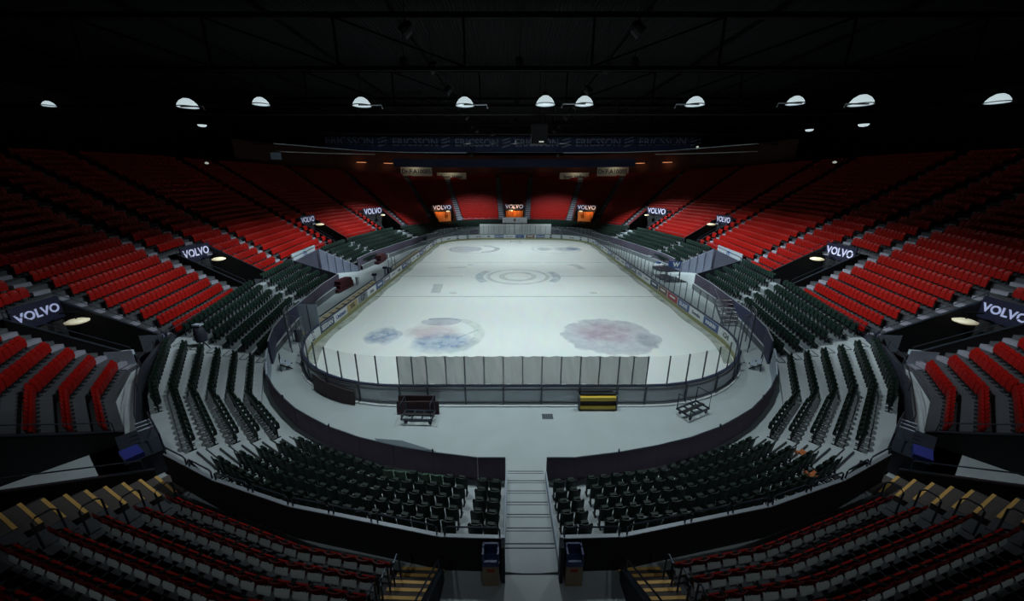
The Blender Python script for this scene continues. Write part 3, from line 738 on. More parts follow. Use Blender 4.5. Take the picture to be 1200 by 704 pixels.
# ------------------------------------------------------------------ vomitories
def sub(p, q, t): return tuple(p[i] + (q[i] - p[i]) * t for i in range(3))
VOM = ['by the near centre', 'in the near %s corner', 'nearest on the %s side', 'second along the %s side', 'third along the %s side', 'fourth, in the far %s corner', 'fifth, left' , 'far centre']
for s, side in ((1, 'left'), (-1, 'right')):
    for vi, (ua, ub, K) in enumerate(SLOTS):
        if vi == 7 and s == -1: continue
        vo = empty('vomitory'); vo['kind'] = 'structure'; vo['label'] = 'black-walled vomitory in the %s upper stand' % side
        zf = .78 if vi < 3 else 1.2
        if vi == 7: pairs = [(red(21.15, 0, 1), red(21.15, K, 1)), (red(21.15, 0, -1), red(21.15, K, -1))]
        else: pairs = [(red(ua, -.6, s), red(ua, K - .6, s)), (red(ub, -.6, s), red(ub, K - .6, s))]
        if vi == 7: pairs = [(red(21.15, -.6, q), red(21.15, K - .6, q)) for q in (1, -1)]
        for qi, (f, bk) in enumerate(pairs):
            if vi == 0 and qi == 0: continue
            zf1 = f[2] + (.25 if vi < 2 else .5); zb1 = bk[2] + bk[3] * (K - 1) + .9
            w_ = MB().wall([f[:2], bk[:2]], zf - .1, [zf1, zb1], .12).build('side_wall', M['black' if vi > 0 else 'navy'], vo)
            MB().beam((f[0], f[1], zf1 + .02), (bk[0], bk[1], zb1 + .02), .14, .05).build('coping', M['rail'], w_)
            r0 = sub((f[0], f[1], zf1 + .45), (bk[0], bk[1], zb1 + .45), .04)
            r1 = (bk[0], bk[1], zb1 + .45)
            MB().tube([(r0[0], r0[1], zf1), r0, r1, (r1[0], r1[1], zb1)], .025, 5).build('handrail', M['rail'], w_)
            if vi in (2, 3):        # pale lining near the mouth
                m1 = lerp(f[:2], bk[:2], .02); m2 = lerp(f[:2], bk[:2], .28)
                MB().wall([m1, m2], zf, zf + 1.15, .16).build('pale_lining', M['panel_pale'], vo)
        if vi == 0: continue
        (f0, b0), (f1, b1) = pairs
        MB().add([(f0[0], f0[1], zf + .02), (f1[0], f1[1], zf + .02), (b1[0], b1[1], zf + .02), (b0[0], b0[1], zf + .02)], [(0, 1, 2, 3)]).build('vomitory_floor', M['black' if vi > 1 else 'concourse'], vo)
        zt = b0[2] + b0[3] * (K - 1)
        bb0 = lerp(b0[:2], b1[:2], 0); bb1 = b1[:2]
        MB().wall([bb0, bb1], zf, zt + .9, .12).build('back_wall', M['black'], vo)
        if vi in (6, 7):            # orange curtain in the opening
            n = 24; P = []
            for q in range(n + 1):
                x, y = lerp(bb0, bb1, .08 + .84 * q / n); P.append((x, y - .35 - .06 * math.sin(q * 2.1)))
            cu = MB().wall(P, zf + .4, zt + .0, .03).build('orange_curtain', M['orange'])
            tag(cu, 'orange lit curtain closing the %s opening' % ('far centre' if vi == 7 else 'far ' + side), 'curtain')
            ld = bpy.data.lights.new('curtain_lamp', 'POINT'); ld.energy = 130 if vi == 7 else 95; ld.color = (1, .55, .25); ld.shadow_soft_size = .2
            lo = bpy.data.objects.new('curtain_lamp', ld); C.objects.link(lo)
            mx = lerp(bb0, bb1, .5); lo.location = (mx[0], mx[1] - 1.6, zt + .3)
        # lintel sign
        if vi == 1: continue
        mx = lerp(bb0, bb1, .5); d = Vector((bb1[0] - bb0[0], bb1[1] - bb0[1])); Wd = d.length; d.normalize()
        nrm = Vector((-d.y, d.x))
        if nrm.dot(Vector((-mx[0], -mx[1]))) < 0: nrm = -nrm
        rz = math.atan2(nrm.x, -nrm.y)
        sz = {2: zt + .75, 3: zt + .75, 4: zt + .9}.get(vi, zt + .9)
        WS = min(Wd * .96, 5.6)
        sg = empty('lintel_sign', (mx[0] + nrm.x * .18, mx[1] + nrm.y * .18, sz), rz)
        where = {2: 'nearest opening of the %s stand' % side, 3: 'second opening of the %s stand' % side, 4: 'third opening of the %s stand' % side, 5: 'fourth opening of the %s stand' % side, 6: 'orange opening, far %s' % side, 7: 'orange opening, far centre'}[vi]
        tag(sg, 'dark blue sign with pale lettering above the ' + where, 'sign', 'signs above the stand openings')
        MB().box((0, 0, 0), (WS, .1, 1.35)).build('sign_board', M['signblue'], sg)
        text('VOLVO', WS * .26, M['signtext' if vi == 2 else 'signtext_far'], sg, (0, -.06, 0.02), off=.02, xs=1.02)
        # lamp below the sign
        pos = (mx[0] + nrm.x * 1.5 + d.x * Wd * .18 * (1 if d.y > 0 else -1), mx[1] + nrm.y * 1.5 + d.y * Wd * .18 * (1 if d.y > 0 else -1), sz - .75)
        lw = {2: .55, 3: .55, 4: .6}.get(vi, .45)
        lp = empty('oval_lamp', pos, rz); tag(lp, 'lit oval lamp under the sign at the ' + where, 'lamp', 'lamps in the stand openings')
        prof = [(.02, .16), (.6 * lw, .13), (lw, .03), (.95 * lw, -.05), (.55 * lw, -.13), (.02, -.16)]
        MB().lathe(prof, 16).build('diffuser', M['lamp_warm_dim' if vi == 2 else 'lamp_warm'], lp, smooth=True)
        MB().beam((0, 0, .15), (0, 0, .55), .05).build('hanger', M['darksteel'], lp)
        MB().box((0, .25, .58), (.3, .8, .05)).build('bracket_arm', M['darksteel'], lp)
# white panel with a crest below the far centre opening
wp = empty('crest_panel', (0.05, 35.2, 3.55)); tag(wp, 'white panel with small dark crest below the far centre opening', 'sign')
MB().box((0, 0, 0), (5.4, .15, 1.2)).build('panel', M['white'], wp)
MB().add([(-.3, -.09, .35), (.3, -.09, .35), (.3, -.09, -.05), (0, -.09, -.4), (-.3, -.09, -.05)], [(0, 1, 2, 3, 4)]).build('crest', M['brownad'], wp)
text('IF', .5, M['grayad'], wp, (.9, -.09, 0))
MB().box((0, 0, -.75), (5.0, .5, .25)).build('shelf', M['black'], wp)

# ------------------------------------------------------------------ seats
def back_mesh(name, m, hw=.215, h0=.42, h1=.84, nseg=4, thick=.035, round_=.05):
    b = MB(); F = []; Bk = []
    rows = [(h0, 0.0, .92), (h0 + .24 * (h1 - h0), -.005, 1.0), (h1 - .07, -.05, 1.0), (h1, -.065, .80)]
    n = nseg + 1
    for (z, yo, ws) in rows:
        for i in range(n):
            u = -1 + 2 * i / nseg
            F.append((u * hw * ws, yo + .05 * u * u, z))
            Bk.append((u * hw * ws, yo + .05 * u * u - thick, z))
    N = len(F); V = F + Bk; fs = []
    for r in range(len(rows) - 1):
        for i in range(nseg):
            a = r * n + i; fs.append((a, a + 1, a + n + 1, a + n)); fs.append((N + a, N + a + n, N + a + n + 1, N + a + 1))
    for i in range(nseg):
        fs.append((i, N + i, N + i + 1, i + 1)); t = (len(rows) - 1) * n + i; fs.append((t, t + 1, N + t + 1, N + t))
    for r in range(len(rows) - 1):
        a = r * n; fs.append((a, a + n, N + a + n, N + a)); a = r * n + n - 1; fs.append((a, N + a, N + a + n, a + n))
    b.add(V, fs); return b, b.mesh(name, m)
def pan_mesh(name, m, folded=True):
    b = MB()
    if folded:
        V = []
        for (z, y, w_) in ((.40, .09, .12), (.46, .12, .135), (.70, .11, .135), (.76, .06, .11)):
            V += [(-w_, y, z), (w_, y, z), (w_, y + .10, z), (-w_, y + .10, z)]
        fs = [(0, 1, 2, 3), (15, 14, 13, 12)]
        for r in range(3):
            for k in range(4): a = r * 4 + k; c = r * 4 + (k + 1) % 4; fs.append((a, c, c + 4, a + 4))
        b.add(V, fs)
    else:
        V = []
        for (y, z, w_) in ((.04, .43, .19), (.12, .42, .205), (.36, .44, .205), (.43, .42, .18)):
            V += [(-w_, y, z - .04), (w_, y, z - .04), (w_, y, z), (-w_, y, z)]
        fs = [(0, 1, 2, 3), (15, 14, 13, 12)]
        for r in range(3):
            for k in range(4): a = r * 4 + k; c = r * 4 + (k + 1) % 4; fs.append((a, c, c + 4, a + 4))
        b.add(V, fs)
    return b, b.mesh(name, m)
def frame_mesh(name, m):
    b = MB()
    for x in (-.17, .17):
        b.beam((x, .03, 0), (x, .05, .44), .045, .07, up=(0, 1, 0)); b.beam((x, -.10, .015), (x, .16, .015), .06, .03)
    b.beam((-.19, .05, .42), (.19, .05, .42), .05, .04)
    return b, b.mesh(name, m)
SM = {}
for nm, mm in (('green', 'green'), ('red', 'red')):
    SM[nm] = (back_mesh('backrest', M[mm], h0=.30)[1], pan_mesh('seat_pan', M[mm])[1], frame_mesh('seat_frame', M['bracket'])[1])
SM['red'] = (back_mesh('backrest', M['red_back_shaded'], hw=.228, h0=.60, h1=.83)[1], None, SM['red'][2])
b = MB(); V = []
for (z, y, w_) in ((.27, .05, .18), (.31, .06, .20), (.50, .14, .20), (.55, .15, .17)):
    V += [(-w_, y, z), (w_, y, z), (w_, y + .05, z - .02), (-w_, y + .05, z - .02)]
fs = [(0, 1, 2, 3), (15, 14, 13, 12)]
for r in range(3):
    for k in range(4): a = r * 4 + k; c = r * 4 + (k + 1) % 4; fs.append((a, c, c + 4, a + 4))
b.add(V, fs); SM['red'] = (SM['red'][0], b.mesh('seat_pan', M['red']), None)
b = MB()
for x in (-.20, .20):
    b.beam((x, .20, 0), (x, .20, .50), .04, .06, up=(0, 1, 0)); b.beam((x, .05, .015), (x, .30, .015), .06, .03); b.beam((x, .20, .48), (x, -.03, .66), .035, .05)
b.beam((-.2, .22, .40), (.2, .22, .40), .05, .04)
SM['red'] = (SM['red'][0], SM['red'][1], b.mesh('seat_frame', M['bracket']))
SM['side_frame'] = frame_mesh('seat_frame', M['bracket'])[1]
b = MB(); V = []
for (z, y, w_) in ((.21, .010, .165), (.28, .026, .20), (.50, .125, .195)):
    V += [(-w_, y, z), (w_, y, z), (w_, y + .016, z), (-w_, y + .016, z)]
fs = [(0, 1, 2, 3), (11, 10, 9, 8)]
for r in range(2):
    for k in range(4): a = r * 4 + k; c = r * 4 + (k + 1) % 4; fs.append((a, c, c + 4, a + 4))
b.add(V, fs); me_pad = b.mesh('seat_pad', M['pad'])
b = MB(); V = []
for (z, y, w_) in ((.20, .03, .19), (.27, .045, .222), (.58, .055, .222), (.68, .03, .19)):
    V += [(-w_, y, z), (w_, y, z), (w_, y + .06, z), (-w_, y + .06, z)]
fs = [(0, 1, 2, 3), (15, 14, 13, 12)]
for r in range(3):
    for k in range(4): a = r * 4 + k; c = r * 4 + (k + 1) % 4; fs.append((a, c, c + 4, a + 4))
b.add(V, fs); SM['red_side'] = (back_mesh('backrest', M['red'], hw=.228, h0=.42, h1=.83)[1], b.mesh('seat_pan', M['red']), SM['side_frame'])
SM['open'] = (back_mesh('backrest', M['green_lighter'], h0=.30)[1], pan_mesh('seat_pan', M['green_lighter'], False)[1], SM['green'][2])
# low-poly template for far seats
lo_t = MB()
lo_b, _ = back_mesh('tmp', M['green'], nseg=2, h0=.32)
lo_t.cur = 0; lo_t.add(lo_b.v, lo_b.f)
lo_t.box((0, .11, .58), (.38, .08, .34)); lo_t.cur = 1; lo_t.box((-.17, .04, .22), (.045, .06, .44)); lo_t.box((.17, .04, .22), (.045, .06, .44))
lo_r = MB(); lo_r.add(back_mesh('tmp', M['green'], hw=.228, nseg=2)[0].v, lo_b.f); lo_r.box((0, .07, .44), (.44, .06, .48)); lo_r.cur = 1; lo_r.box((-.17, .04, .18), (.045, .06, .36)); lo_r.box((.17, .04, .18), (.045, .06, .36))
for me in list(bpy.data.meshes):
    if me.name.startswith('tmp'): bpy.data.meshes.remove(me)

def row_positions(fn, k, toff, pitch0, s, u_lo, u_hi, blocked_u, aisles, umap):
    """walk a row and return seat slots: (x, y, z, heading, block, order)"""
    out = []
    us = urange(u_lo, u_hi, 0.05); P = [fn(u, k + toff, s) for u in us]
    cum = [0.0]
    for i in range(1, len(P)): cum.append(cum[-1] + math.hypot(P[i][0] - P[i-1][0], P[i][1] - P[i-1][1]))
    def at(L):
        import bisect
        i = min(max(bisect.bisect_right(cum, L) - 1, 0), len(P) - 2); d = cum[i+1] - cum[i]
        f = (L - cum[i]) / d if d > 0 else 0
        return i, f
    def Lof(u):
        import bisect
        i = min(max(bisect.bisect_right(us, u) - 1, 0), len(us) - 2); f = (u - us[i]) / (us[i+1] - us[i])
        return cum[i] + f * (cum[i+1] - cum[i])
    cuts = [(Lof(a), Lof(b)) for a, b in blocked_u if b > u_lo]
    for (uc, hw) in aisles:
        if u_lo <= uc <= u_hi: l = Lof(uc); cuts.append((l - hw, l + hw))
    bi = 0
    for (a, b) in spans(0.0, cum[-1], cuts):
        i_m, _ = at((a + b) / 2); pitch = pitch0 * (.76 if (fn is red and us[i_m] > 8.1) else 1.0)
        n = int((b - a - .04) / pitch)
        if n < 1: bi += 1; continue
        off = (b - a - n * pitch) / 2
        if fn is green and us[i_m] < 3.2 and n > 4: off = .03
        for j in range(n):
            L = a + off + (j + .5) * pitch; i, f = at(L)
            x = P[i][0] * (1 - f) + P[i+1][0] * f; y = P[i][1] * (1 - f) + P[i+1][1] * f
            e = P[i][2] * (1 - f) + P[i+1][2] * f; r = P[i][3] * (1 - f) + P[i+1][3] * f
            i0 = max(0, i - 3); i1 = min(len(P) - 1, i + 4)
            dx, dy = P[i1][0] - P[i0][0], P[i1][1] - P[i0][1]; l = math.hypot(dx, dy); dx /= l; dy /= l
            nx_, ny_ = -dy, dx
            if nx_ * (0 - x) + ny_ * (-4 - y) < 0: nx_, ny_ = -nx_, -ny_
            out.append((x, y, e + r * k, math.atan2(-nx_, ny_), bi, j, us[i]))
        bi += 1
    return out

PITCH = 0.478
def place_seats(colour, fn, nrows, u_hi, blocked_for, aisles_for, toff, namer):
    allp = []
    for s in (1, -1):
        for k in range(nrows):
            for (x, y, z, h, bi, j, u) in row_positions(fn, k, toff, PITCH, s, 0.0, u_hi, blocked_for(k), aisles_for(k), None):
                pj = proj(x, y, z + .6)
                big = 1e9
                if pj and -8 < pj[0] < 1208 and -8 < pj[1] < 714: big = pj[2]
                allp.append((big, x, y, z, h, s, k, u, j))
    allp.sort(key=lambda q: q[0])
    near, rest = allp[:300], [q for q in allp[300:] if q[2] > -46 or abs(q[1]) > 3]
    count = {}
    for (big, x, y, z, h, s, k, u, j) in near:
        kind = 'open' if (colour == 'green' and s == 1 and k == 0 and j in (2, 3, 5, 6) and u < 1.2 and u > .3) else colour
        me = SM['red_side' if kind == 'red' and u > 3.8 else kind]
        root = empty(colour + '_stadium_seat', (x, y, z), h)
        tag(root, namer(s, k, u, j, kind), 'seat', {'green': 'green tip-up seats of the lower stand', 'red': 'red tip-up seats of the upper stand'}[colour])
        if colour == 'red' and u > 8.1: root.scale = (.76, 1, 1)
        obj('backrest', me[0], root); pn = obj('seat_pan', me[1], root)
        if colour == 'red' and u < 3.8: obj('seat_pad', me_pad, pn)
        obj('seat_frame', me[2], root)
    # the rest: joined
    V = []; F = []; MI = []
    T_ = lo_r if colour == 'red' else lo_t
    tv = T_.v; tf = T_.f; tm = T_.mi
    for (big, x, y, z, h, s, k, u, j) in rest:
        c, sn = math.cos(h), math.sin(h); n = len(V)
        sx_ = .76 if (colour == 'red' and u > 8.1) else 1.0
        V += [(x + c * a * sx_ - sn * b, y + sn * a * sx_ + c * b, z + d) for a, b, d in tv]
        F += [tuple(i + n for i in f) for f in tf]; MI += tm
    me = bpy.data.meshes.new(colour + '_seat_rows'); me.from_pydata(V, [], F)
    me.materials.append(M[colour]); me.materials.append(M['bracket']); me.polygons.foreach_set('material_index', MI)
    o = bpy.data.objects.new(colour + '_seat_rows', me); C.objects.link(o)
    tag(o, {'green': 'remaining rows of dark green seats round the lower stand', 'red': 'remaining rows of red seats round the upper stand'}[colour], 'seats', None, 'stuff')
    print(colour, 'near', len(near), 'rest', len(rest))

def green_name(s, k, u, j, kind):
    side = 'left' if s == 1 else 'right'
    adj = 'lighter green seat folded open' if kind == 'open' else 'dark green tip-up seat'
    if u < 3.1:
        if u < .265: return '%s, %s from the central stairs, %s row, %s inner pair' % (adj, ordinal(j + 1), ordinal(k + 1), side)
        return '%s, %s from the narrow gap, %s row, %s end block' % (adj, ordinal(j + 1), ordinal(k + 1), side)
    blk = 'corner block' if u < 6.5 else 'side block'
    return '%s, %s from the near aisle, %s row, %s %s' % (adj, ordinal(j + 1), ordinal(k + 1), side, blk)
def red_name(s, k, u, j, kind):
    side = 'left' if s == 1 else 'right'
    blk = 'near stand' if u < 3.7 else 'block above the corner opening' if u < 5.0 else 'corner stand' if u < 7.2 else 'first side block' if u < 9.6 else 'second side block' if u < 12.5 else 'farther side block'
    if u < .8: blk = 'block behind the central opening'
    elif 7.2 < u < 8.1: blk = 'block above the first side opening'
    if ' above ' in blk: return 'red tip-up seat, %s of the %s row, %s %s' % (ordinal(j + 1), ordinal(k + 1), side, blk)
    return 'red tip-up seat, %s from the nearer aisle, %s row, %s %s' % (ordinal(j + 1), ordinal(k + 1), side, blk)

def g_block(k):
    c = list(G_GAPS)
    if k == 5: c.append((0, 4.65))
    return c
place_seats('green', green, 6, 17.0, g_block, lambda k: G_AISLES, 0.0, green_name)
place_seats('red', red, NR, 22.0, lambda k: [(3.12, 3.9)] + [(a, b) for a, b, K in SLOTS if k < K + (1 if a > 1 else 0)],
            lambda k: [(uc, hw) for uc, hw, k0 in AISLES if k >= k0], 0.0, red_name)

# loop handrails at the row ends of the near upper stand
for s, side in ((1, 'left'), (-1, 'right')):
    for k in range(4):
        for (u, wh) in ((3.2, 'outer'), (1.12, 'inner')):
            p = red(u, k - .35, s); q = red(u, k + .25, s); z = p[2] + p[3] * k
            o = MB().tube([(p[0], p[1], z), (p[0], p[1], z + .85), (p[0] * .8 + q[0] * .2, p[1] * .8 + q[1] * .2, z + .95), (p[0] * .2 + q[0] * .8, p[1] * .2 + q[1] * .8, z + .95), (q[0], q[1], z + .85), (q[0], q[1], z)], .025, 6).build('loop_handrail', M['rail'])
            tag(o, 'dark loop rail at the %s end of %s red row, near %s stand' % (wh, ordinal(k + 1), side), 'handrail', 'loop rails at the ends of the near red rows')

# ------------------------------------------------------------------ things on the rink floor
def cart(loc, rz, lab):
    t = empty('flat_cart', loc, rz); tag(t, lab, 'cart')
    f = MB()
    for y in (-.38, .38): f.beam((-.75, y, .3), (.75, y, .3), .07)
    for x in (-.75, -.25, .25, .75): f.beam((x, -.38, .3), (x, .38, .3), .07)
    f.build('deck_frame', M['rail'], t)
    MB().beam((-.8, 0, .34), (.8, 0, .34), .18, .04).build('deck_board', M['bracket'], t)
    for x in (-.72, .72):
        MB().tube([(x, -.38, .3), (x, -.38, 1.15), (x, .38, 1.15), (x, .38, .3)], .028).build('end_hoop', M['rail'], t)
    for x in (-.6, .6):
        for y in (-.3, .3):
            c = MB(); c.beam((x, y, .27), (x + .04, y, .1), .06, .03)
            wv = c.build('caster_fork', M['rail'], t)
            pts_ = MB(); n = 12
            A = [(x + .05 + .09 * math.cos(2*math.pi*i/n), y - .02, .09 + .09 * math.sin(2*math.pi*i/n)) for i in range(n)]
            B = [(a[0], y + .02, a[2]) for a in A]
            pts_.add(A + B, [tuple(range(n)), tuple(range(2*n-1, n-1, -1))] + [(i, (i+1) % n, n + (i+1) % n, n + i) for i in range(n)])
            pts_.build('wheel', M['bracket'], wv)
    return t
cart((-5.2, -31.45, 0), math.radians(-2), 'dark flat cart with end hoops before the stacked brown boards')
cart((8.7, -30.9, 0), math.radians(28), 'empty dark wheeled cart standing askew right of the yellow pads')
bs = empty('board_stack', (-5.35, -30.75, 0)); tag(bs, 'two maroon black panels leaning on the near end boards', 'panels')
MB().box((-.1, .12, .62), (1.9, .08, .5), 0, math.radians(-8)).build('panel', M['mat_brown'], bs)
MB().box((0, -.15, .36), (2.15, .10, .66), 0, math.radians(-10)).build('panel', M['mat_brown'], bs)
yp = empty('yellow_pads', (3.9, -30.55, 0)); tag(yp, 'two yellow horizontal pads on a black frame at end boards', 'pads')
for z in (.18, .66): MB().box((0, 0, z), (1.85, .2, .2)).build('pad', M['yellow'], yp)
MB().box((0, .12, .45), (1.9, .05, .8)).build('backing', M['black'], yp)
for x in (-.97, .97): MB().box((x, 0, .42), (.06, .24, .84)).build('end_plate', M['post'], yp)
MB().box((0, 0, .42), (1.8, .12, .14)).build('middle_bar', M['black'], yp)
gr = empty('floor_grate', (1.25, -31.15, 0)); tag(gr, 'small square dark drain grate in the rink floor', 'grate')
MB().box((0, 0, .004), (.56, .44, .012)).build('frame', M['grey_mat'], gr)
for i in range(6): MB().box((-.22 + .088 * i, 0, .012), (.04, .38, .012)).build('bar', M['groove'], gr)
cl = MB()
for i, (xa, ya, xb, yb) in enumerate([(-11.5, -28.9, -10.4, -29.45), (-10.4, -29.45, -9.4, -29.8)]):
    dx = .15
cp = [(-11.9,-28.55),(-11.2,-29.1),(-10.4,-29.6),(-9.6,-29.95),(-8.9,-30.15)]
o = MB().wall(cp, .02, [1.02, 1.0, .96, .9, .82], .04).build('hung_cloth', M['mat_brown']); tag(o, 'brown black cloth hung on the near left corner boards', 'cloth')
o = MB().add([(-6.9,-32.85,.01),(-5.6,-33.0,.01),(-3.9,-33.7,.01),(-5.3,-33.5,.01),(-6.6,-33.15,.01),(-6.9,-32.85,.03),(-5.6,-33.0,.03),(-3.9,-33.7,.03),(-5.3,-33.5,.03),(-6.6,-33.15,.03)], [(0,1,2,3,4),(9,8,7,6,5)] + [(i,(i+1)%5,5+(i+1)%5,5+i) for i in range(5)]).build('floor_mat', M['grey_mat'])
tag(o, 'thin slate mat lying behind the near left draped wall', 'mat')

# waste bins either side of the stairs
for s, side in ((-1, 'left'), (1, 'right')):
    b = empty('waste_bin', (1.12 * s, -39.72, .8)); tag(b, 'tan waste bin with blue top and red label, %s of the central stairs' % side, 'bin', 'bins beside the central stairs')
    MB().box((0, 0, .36), (.44, .34, .72)).build('body', M['binwood'], b)
    MB().box((0, -.176, .58), (.2, .012, .1)).build('label', M['labelred'], b)
    h = MB(); h.box((0, 0, .78), (.46, .36, .12)); h.box((-.2, 0, 1.0), (.05, .34, .34)); h.box((.2, 0, 1.0), (.05, .34, .34)); h.box((0, .15, 1.0), (.4, .05, .34))
    h.build('blue_hood', M['binblue'], b)
    MB().box((-.33 * s, .05, .65), (.1, .3, 1.3)).build('end_post', M['navy'], b)

# player benches on the left, with end shields
for (ya, yb, lab) in ((-21.8, -6.0, 'long tan bench behind the left boards, nearer one'), (-0.8, 14.6, 'long tan bench behind the left boards, farther one')):
    t = empty('player_bench', (-16.35, (ya + yb) / 2, 0)); tag(t, lab, 'bench', 'player benches at the left boards')
    n = 13; L = (yb - ya)
    for i in range(n):
        y = -L / 2 + L * (i + .5) / n
        MB().box((0, y, .47), (.60, L / n - .26, .06)).build('seat_board', M['tan'], t)
        MB().box((-.22, y, .24), (.06, L / n - .5, .4)).build('support', M['rail'], t)
    MB().box((.28, 0, .18), (.25, L, .14)).build('foot_rail', M['tan'], t)
    MB().box((-.36, 0, .62), (.05, L, .10)).build('back_bar', M['rail'], t)
    MB().box((.02, -L / 2 - .25, .5), (.6, .08, 1.0)).build('end_panel', M['navy'], t)
for i, (x, y, lab) in enumerate([(-15.75, -21.3, 'pale upright end shield at near end of the left bench'), (-16.7, -5.3, 'dark topped post between the two left benches'), (-16.7, -1.6, 'pale post at the start of the farther left bench')]):
    t = empty('bench_shield', (x, y, 0)); tag(t, lab, 'screen', 'shields at the bench ends')
    if i == 0:
        for q in (0, 1): MB().box((.35 - .75 * q, 0, 1.35), (.7, .06, 2.7)).build('shield_panel', M['panel_pale'], t)
        MB().box((-.02, -.04, 1.35), (.05, .06, 2.7)).build('mullion', M['post'], t)
    else:
        MB().box((0, 0, .5), (.3, .1, 1.0)).build('post', M['panel_pale'], t); MB().box((0, 0, 1.1), (.5, .3, .22)).build('cap', M['ink'], t)
# curved glass ends behind benches in the near corners
for s, side in ((1, 'left'), (-1, 'right')):
    t = empty('corner_screen', (-16.0 * s, -23.5, 0)); tag(t, 'tall curved glass screen at the near %s corner of the boards' % side, 'screen')
    P = [((-15.1+16.0)*s, -.6), ((-15.9+16.0)*s, -.3), ((-16.5+16.0)*s, .5), ((-16.9+16)*s, 1.6)]
    MB().wall(P, .05, 2.8, .03).build('glass', M['glass'], t)
    MB().tube([(p[0], p[1], 2.82) for p in P], .03).build('top_rail', M['steel'], t)
    for p in P: MB().beam((p[0], p[1], 0), (p[0], p[1], 2.82), .05).build('post', M['post'], t)
# low white base strip beside the left corner boards and padded stacks against the wall
for (x, y, rz, nm, lab) in ((-20.2, -7.6, -.1, 3, 'dark red padded blocks stacked by the left stand wall, nearer'), (-21.2, 7.2, .05, 3, 'dark red padded blocks stacked by the left stand wall, farther')):
    t = empty('padding_stack', (x + .9, y, 0), rz); tag(t, lab, 'padding', 'red padding by the left wall')
    for q in range(nm): MB().box((random.uniform(-.1, .1), random.uniform(-.3, .3), .2 + .38 * q), (.8, 3.2 - .5 * q, .34), random.uniform(-.05, .05)).build('padded_block', M['mat_red'], t)
    MB().box((.5, 2.0, .45), (.3, .3, .9)).build('white_cap', M['white'], t)
# step units beside the gate, dark wheels
for s, side in ((1, 'left'), (-1, 'right')):
    t = empty('gate_step', (-15.15 * s, -26.1, 0), .55 * s); tag(t, 'small dark framed step with two pale treads by the %s gate' % side, 'steps')
    for q in (0, 1): MB().box(((.0 + .32 * q) * s, 0, .5 - .2 * q), (.28, .85, .05)).build('tread', M['panel_pale'], t)
    for y in (-.42, .42): MB().beam((-.12 * s, y, .5), (.5 * s, y, .05), .06).build('stringer', M['bracket'], t)
    MB().tube([(-.1 * s, -.42, 0), (-.1 * s, -.42, .95), (-.1 * s, .42, .95), (-.1 * s, .42, 0)], .025).build('hoop', M['bracket'], t)
# stair unit on the right side wall
t = empty('side_stairs', (18.0, -17.2, 0), math.radians(-8)); tag(t, 'dark metal stairs with white nosings at the right stand wall', 'stairs')
for q in range(7):
    b = MB().box((0, -1.5 + .42 * q, .12 + .22 * q), (1.5, .40, .06)).build('step', M['mat_brown'], t)
    MB().box((0, -1.7 + .42 * q, .15 + .22 * q), (1.5, .06, .05)).build('nosing', M['white'], b)
for x in (-.78, .78):
    MB().beam((x, -1.7, .05), (x, 1.2, 1.5), .06, .2).build('stringer', M['rail'], t)
    MB().tube([(x, -1.7, 0), (x, -1.7, 1.0), (x, 1.2, 2.4), (x, 1.2, 1.5)], .025).build('handrail', M['steel'], t)
# table frame, white machine and blue sign on the right
t = empty('frame_table', (18.4, -3.2, 0), .1); tag(t, 'tall dark metal table frame by the right stand tunnel', 'table')
MB().box((0, 0, 1.3), (1.9, 3.2, .06)).build('top', M['rail'], t)
for x in (-.9, .9):
    for y in (-1.5, 1.5): MB().beam((x, y, 0), (x, y, 1.3), .07).build('leg', M['rail'], t)
MB().box((0, 0, .25), (1.8, 3.0, .05)).build('shelf', M['rail'], t)
t = empty('floor_machine', (19.6, 1.6, 0), .2); tag(t, 'low white and black machine by the right side wall', 'machine')
MB().box((0, 0, .25), (1.2, 1.9, .3)).build('base', M['bracket'], t); MB().box((.05, .4, .6), (.8, .9, .45)).build('body', M['white'], t)
MB().beam((0, -.8, .4), (0, .3, .75), .5, .1).build('ramp', M['white'], t); MB().box((0, .6, .95), (.5, .4, .25)).build('head', M['bluead'], t)
t = empty('small_banner', (20.2, -1.2, 1.4), math.radians(-15)); tag(t, 'blue hanging banner with white mark beside the right tunnel', 'banner')
MB().box((0, 0, 0), (1.5, .06, .9)).build('cloth', M['bluead'], t); text('W', .7, M['white'], t, (.2, -.05, 0), off=.04)
MB().beam((-.7, 0, -.4), (-.7, 0, -1.4), .06).build('pole', M['rail'], t); MB().beam((.7, 0, -.4), (.7, 0, -1.4), .06).build('pole', M['rail'], t)
# signs over the tunnels
for s, side in ((1, 'left'), (-1, 'right')):
    t = empty('tunnel_sign', (-25.3 * s, -3.9, 3.35), -math.pi / 2 * s * -1 + (0.12 * s)); tag(t, 'white two-part sign over the %s stand tunnel' % side, 'sign')
    for q in (-1, 1): MB().box((1.65 * q, 0, 0), (3.2, .1, .95)).build('sign_face', M['grayad'], t)
    text('( )' if s == 1 else 'O', .7, M['bluead'], t, (0, -.07, 0), off=.02)
    MB().box((0, .1, -.6), (7, .25, .1)).build('beam', M['rail'], t)
# covered camera on the left lower stand
p = green(6.9, 4.2, 1); t = empty('covered_camera', (-20.6, -25.3, p[2] + p[3] * 3)); tag(t, 'tall dark covered camera with pale top in left lower stand', 'camera')
MB().lathe([(.30, .5), (.34, .9), (.30, 1.3), (.16, 1.55), (.02, 1.6)], 10).build('cover', M['navy'], t, smooth=True)
MB().box((0, 0, 1.62), (.5, .35, .1)).build('pale_top', M['panel_pale'], t)
for a in (0, 2.1, 4.2): MB().beam((0, 0, .6), (.42 * math.cos(a), .42 * math.sin(a), 0), .05).build('leg', M['bracket'], t)
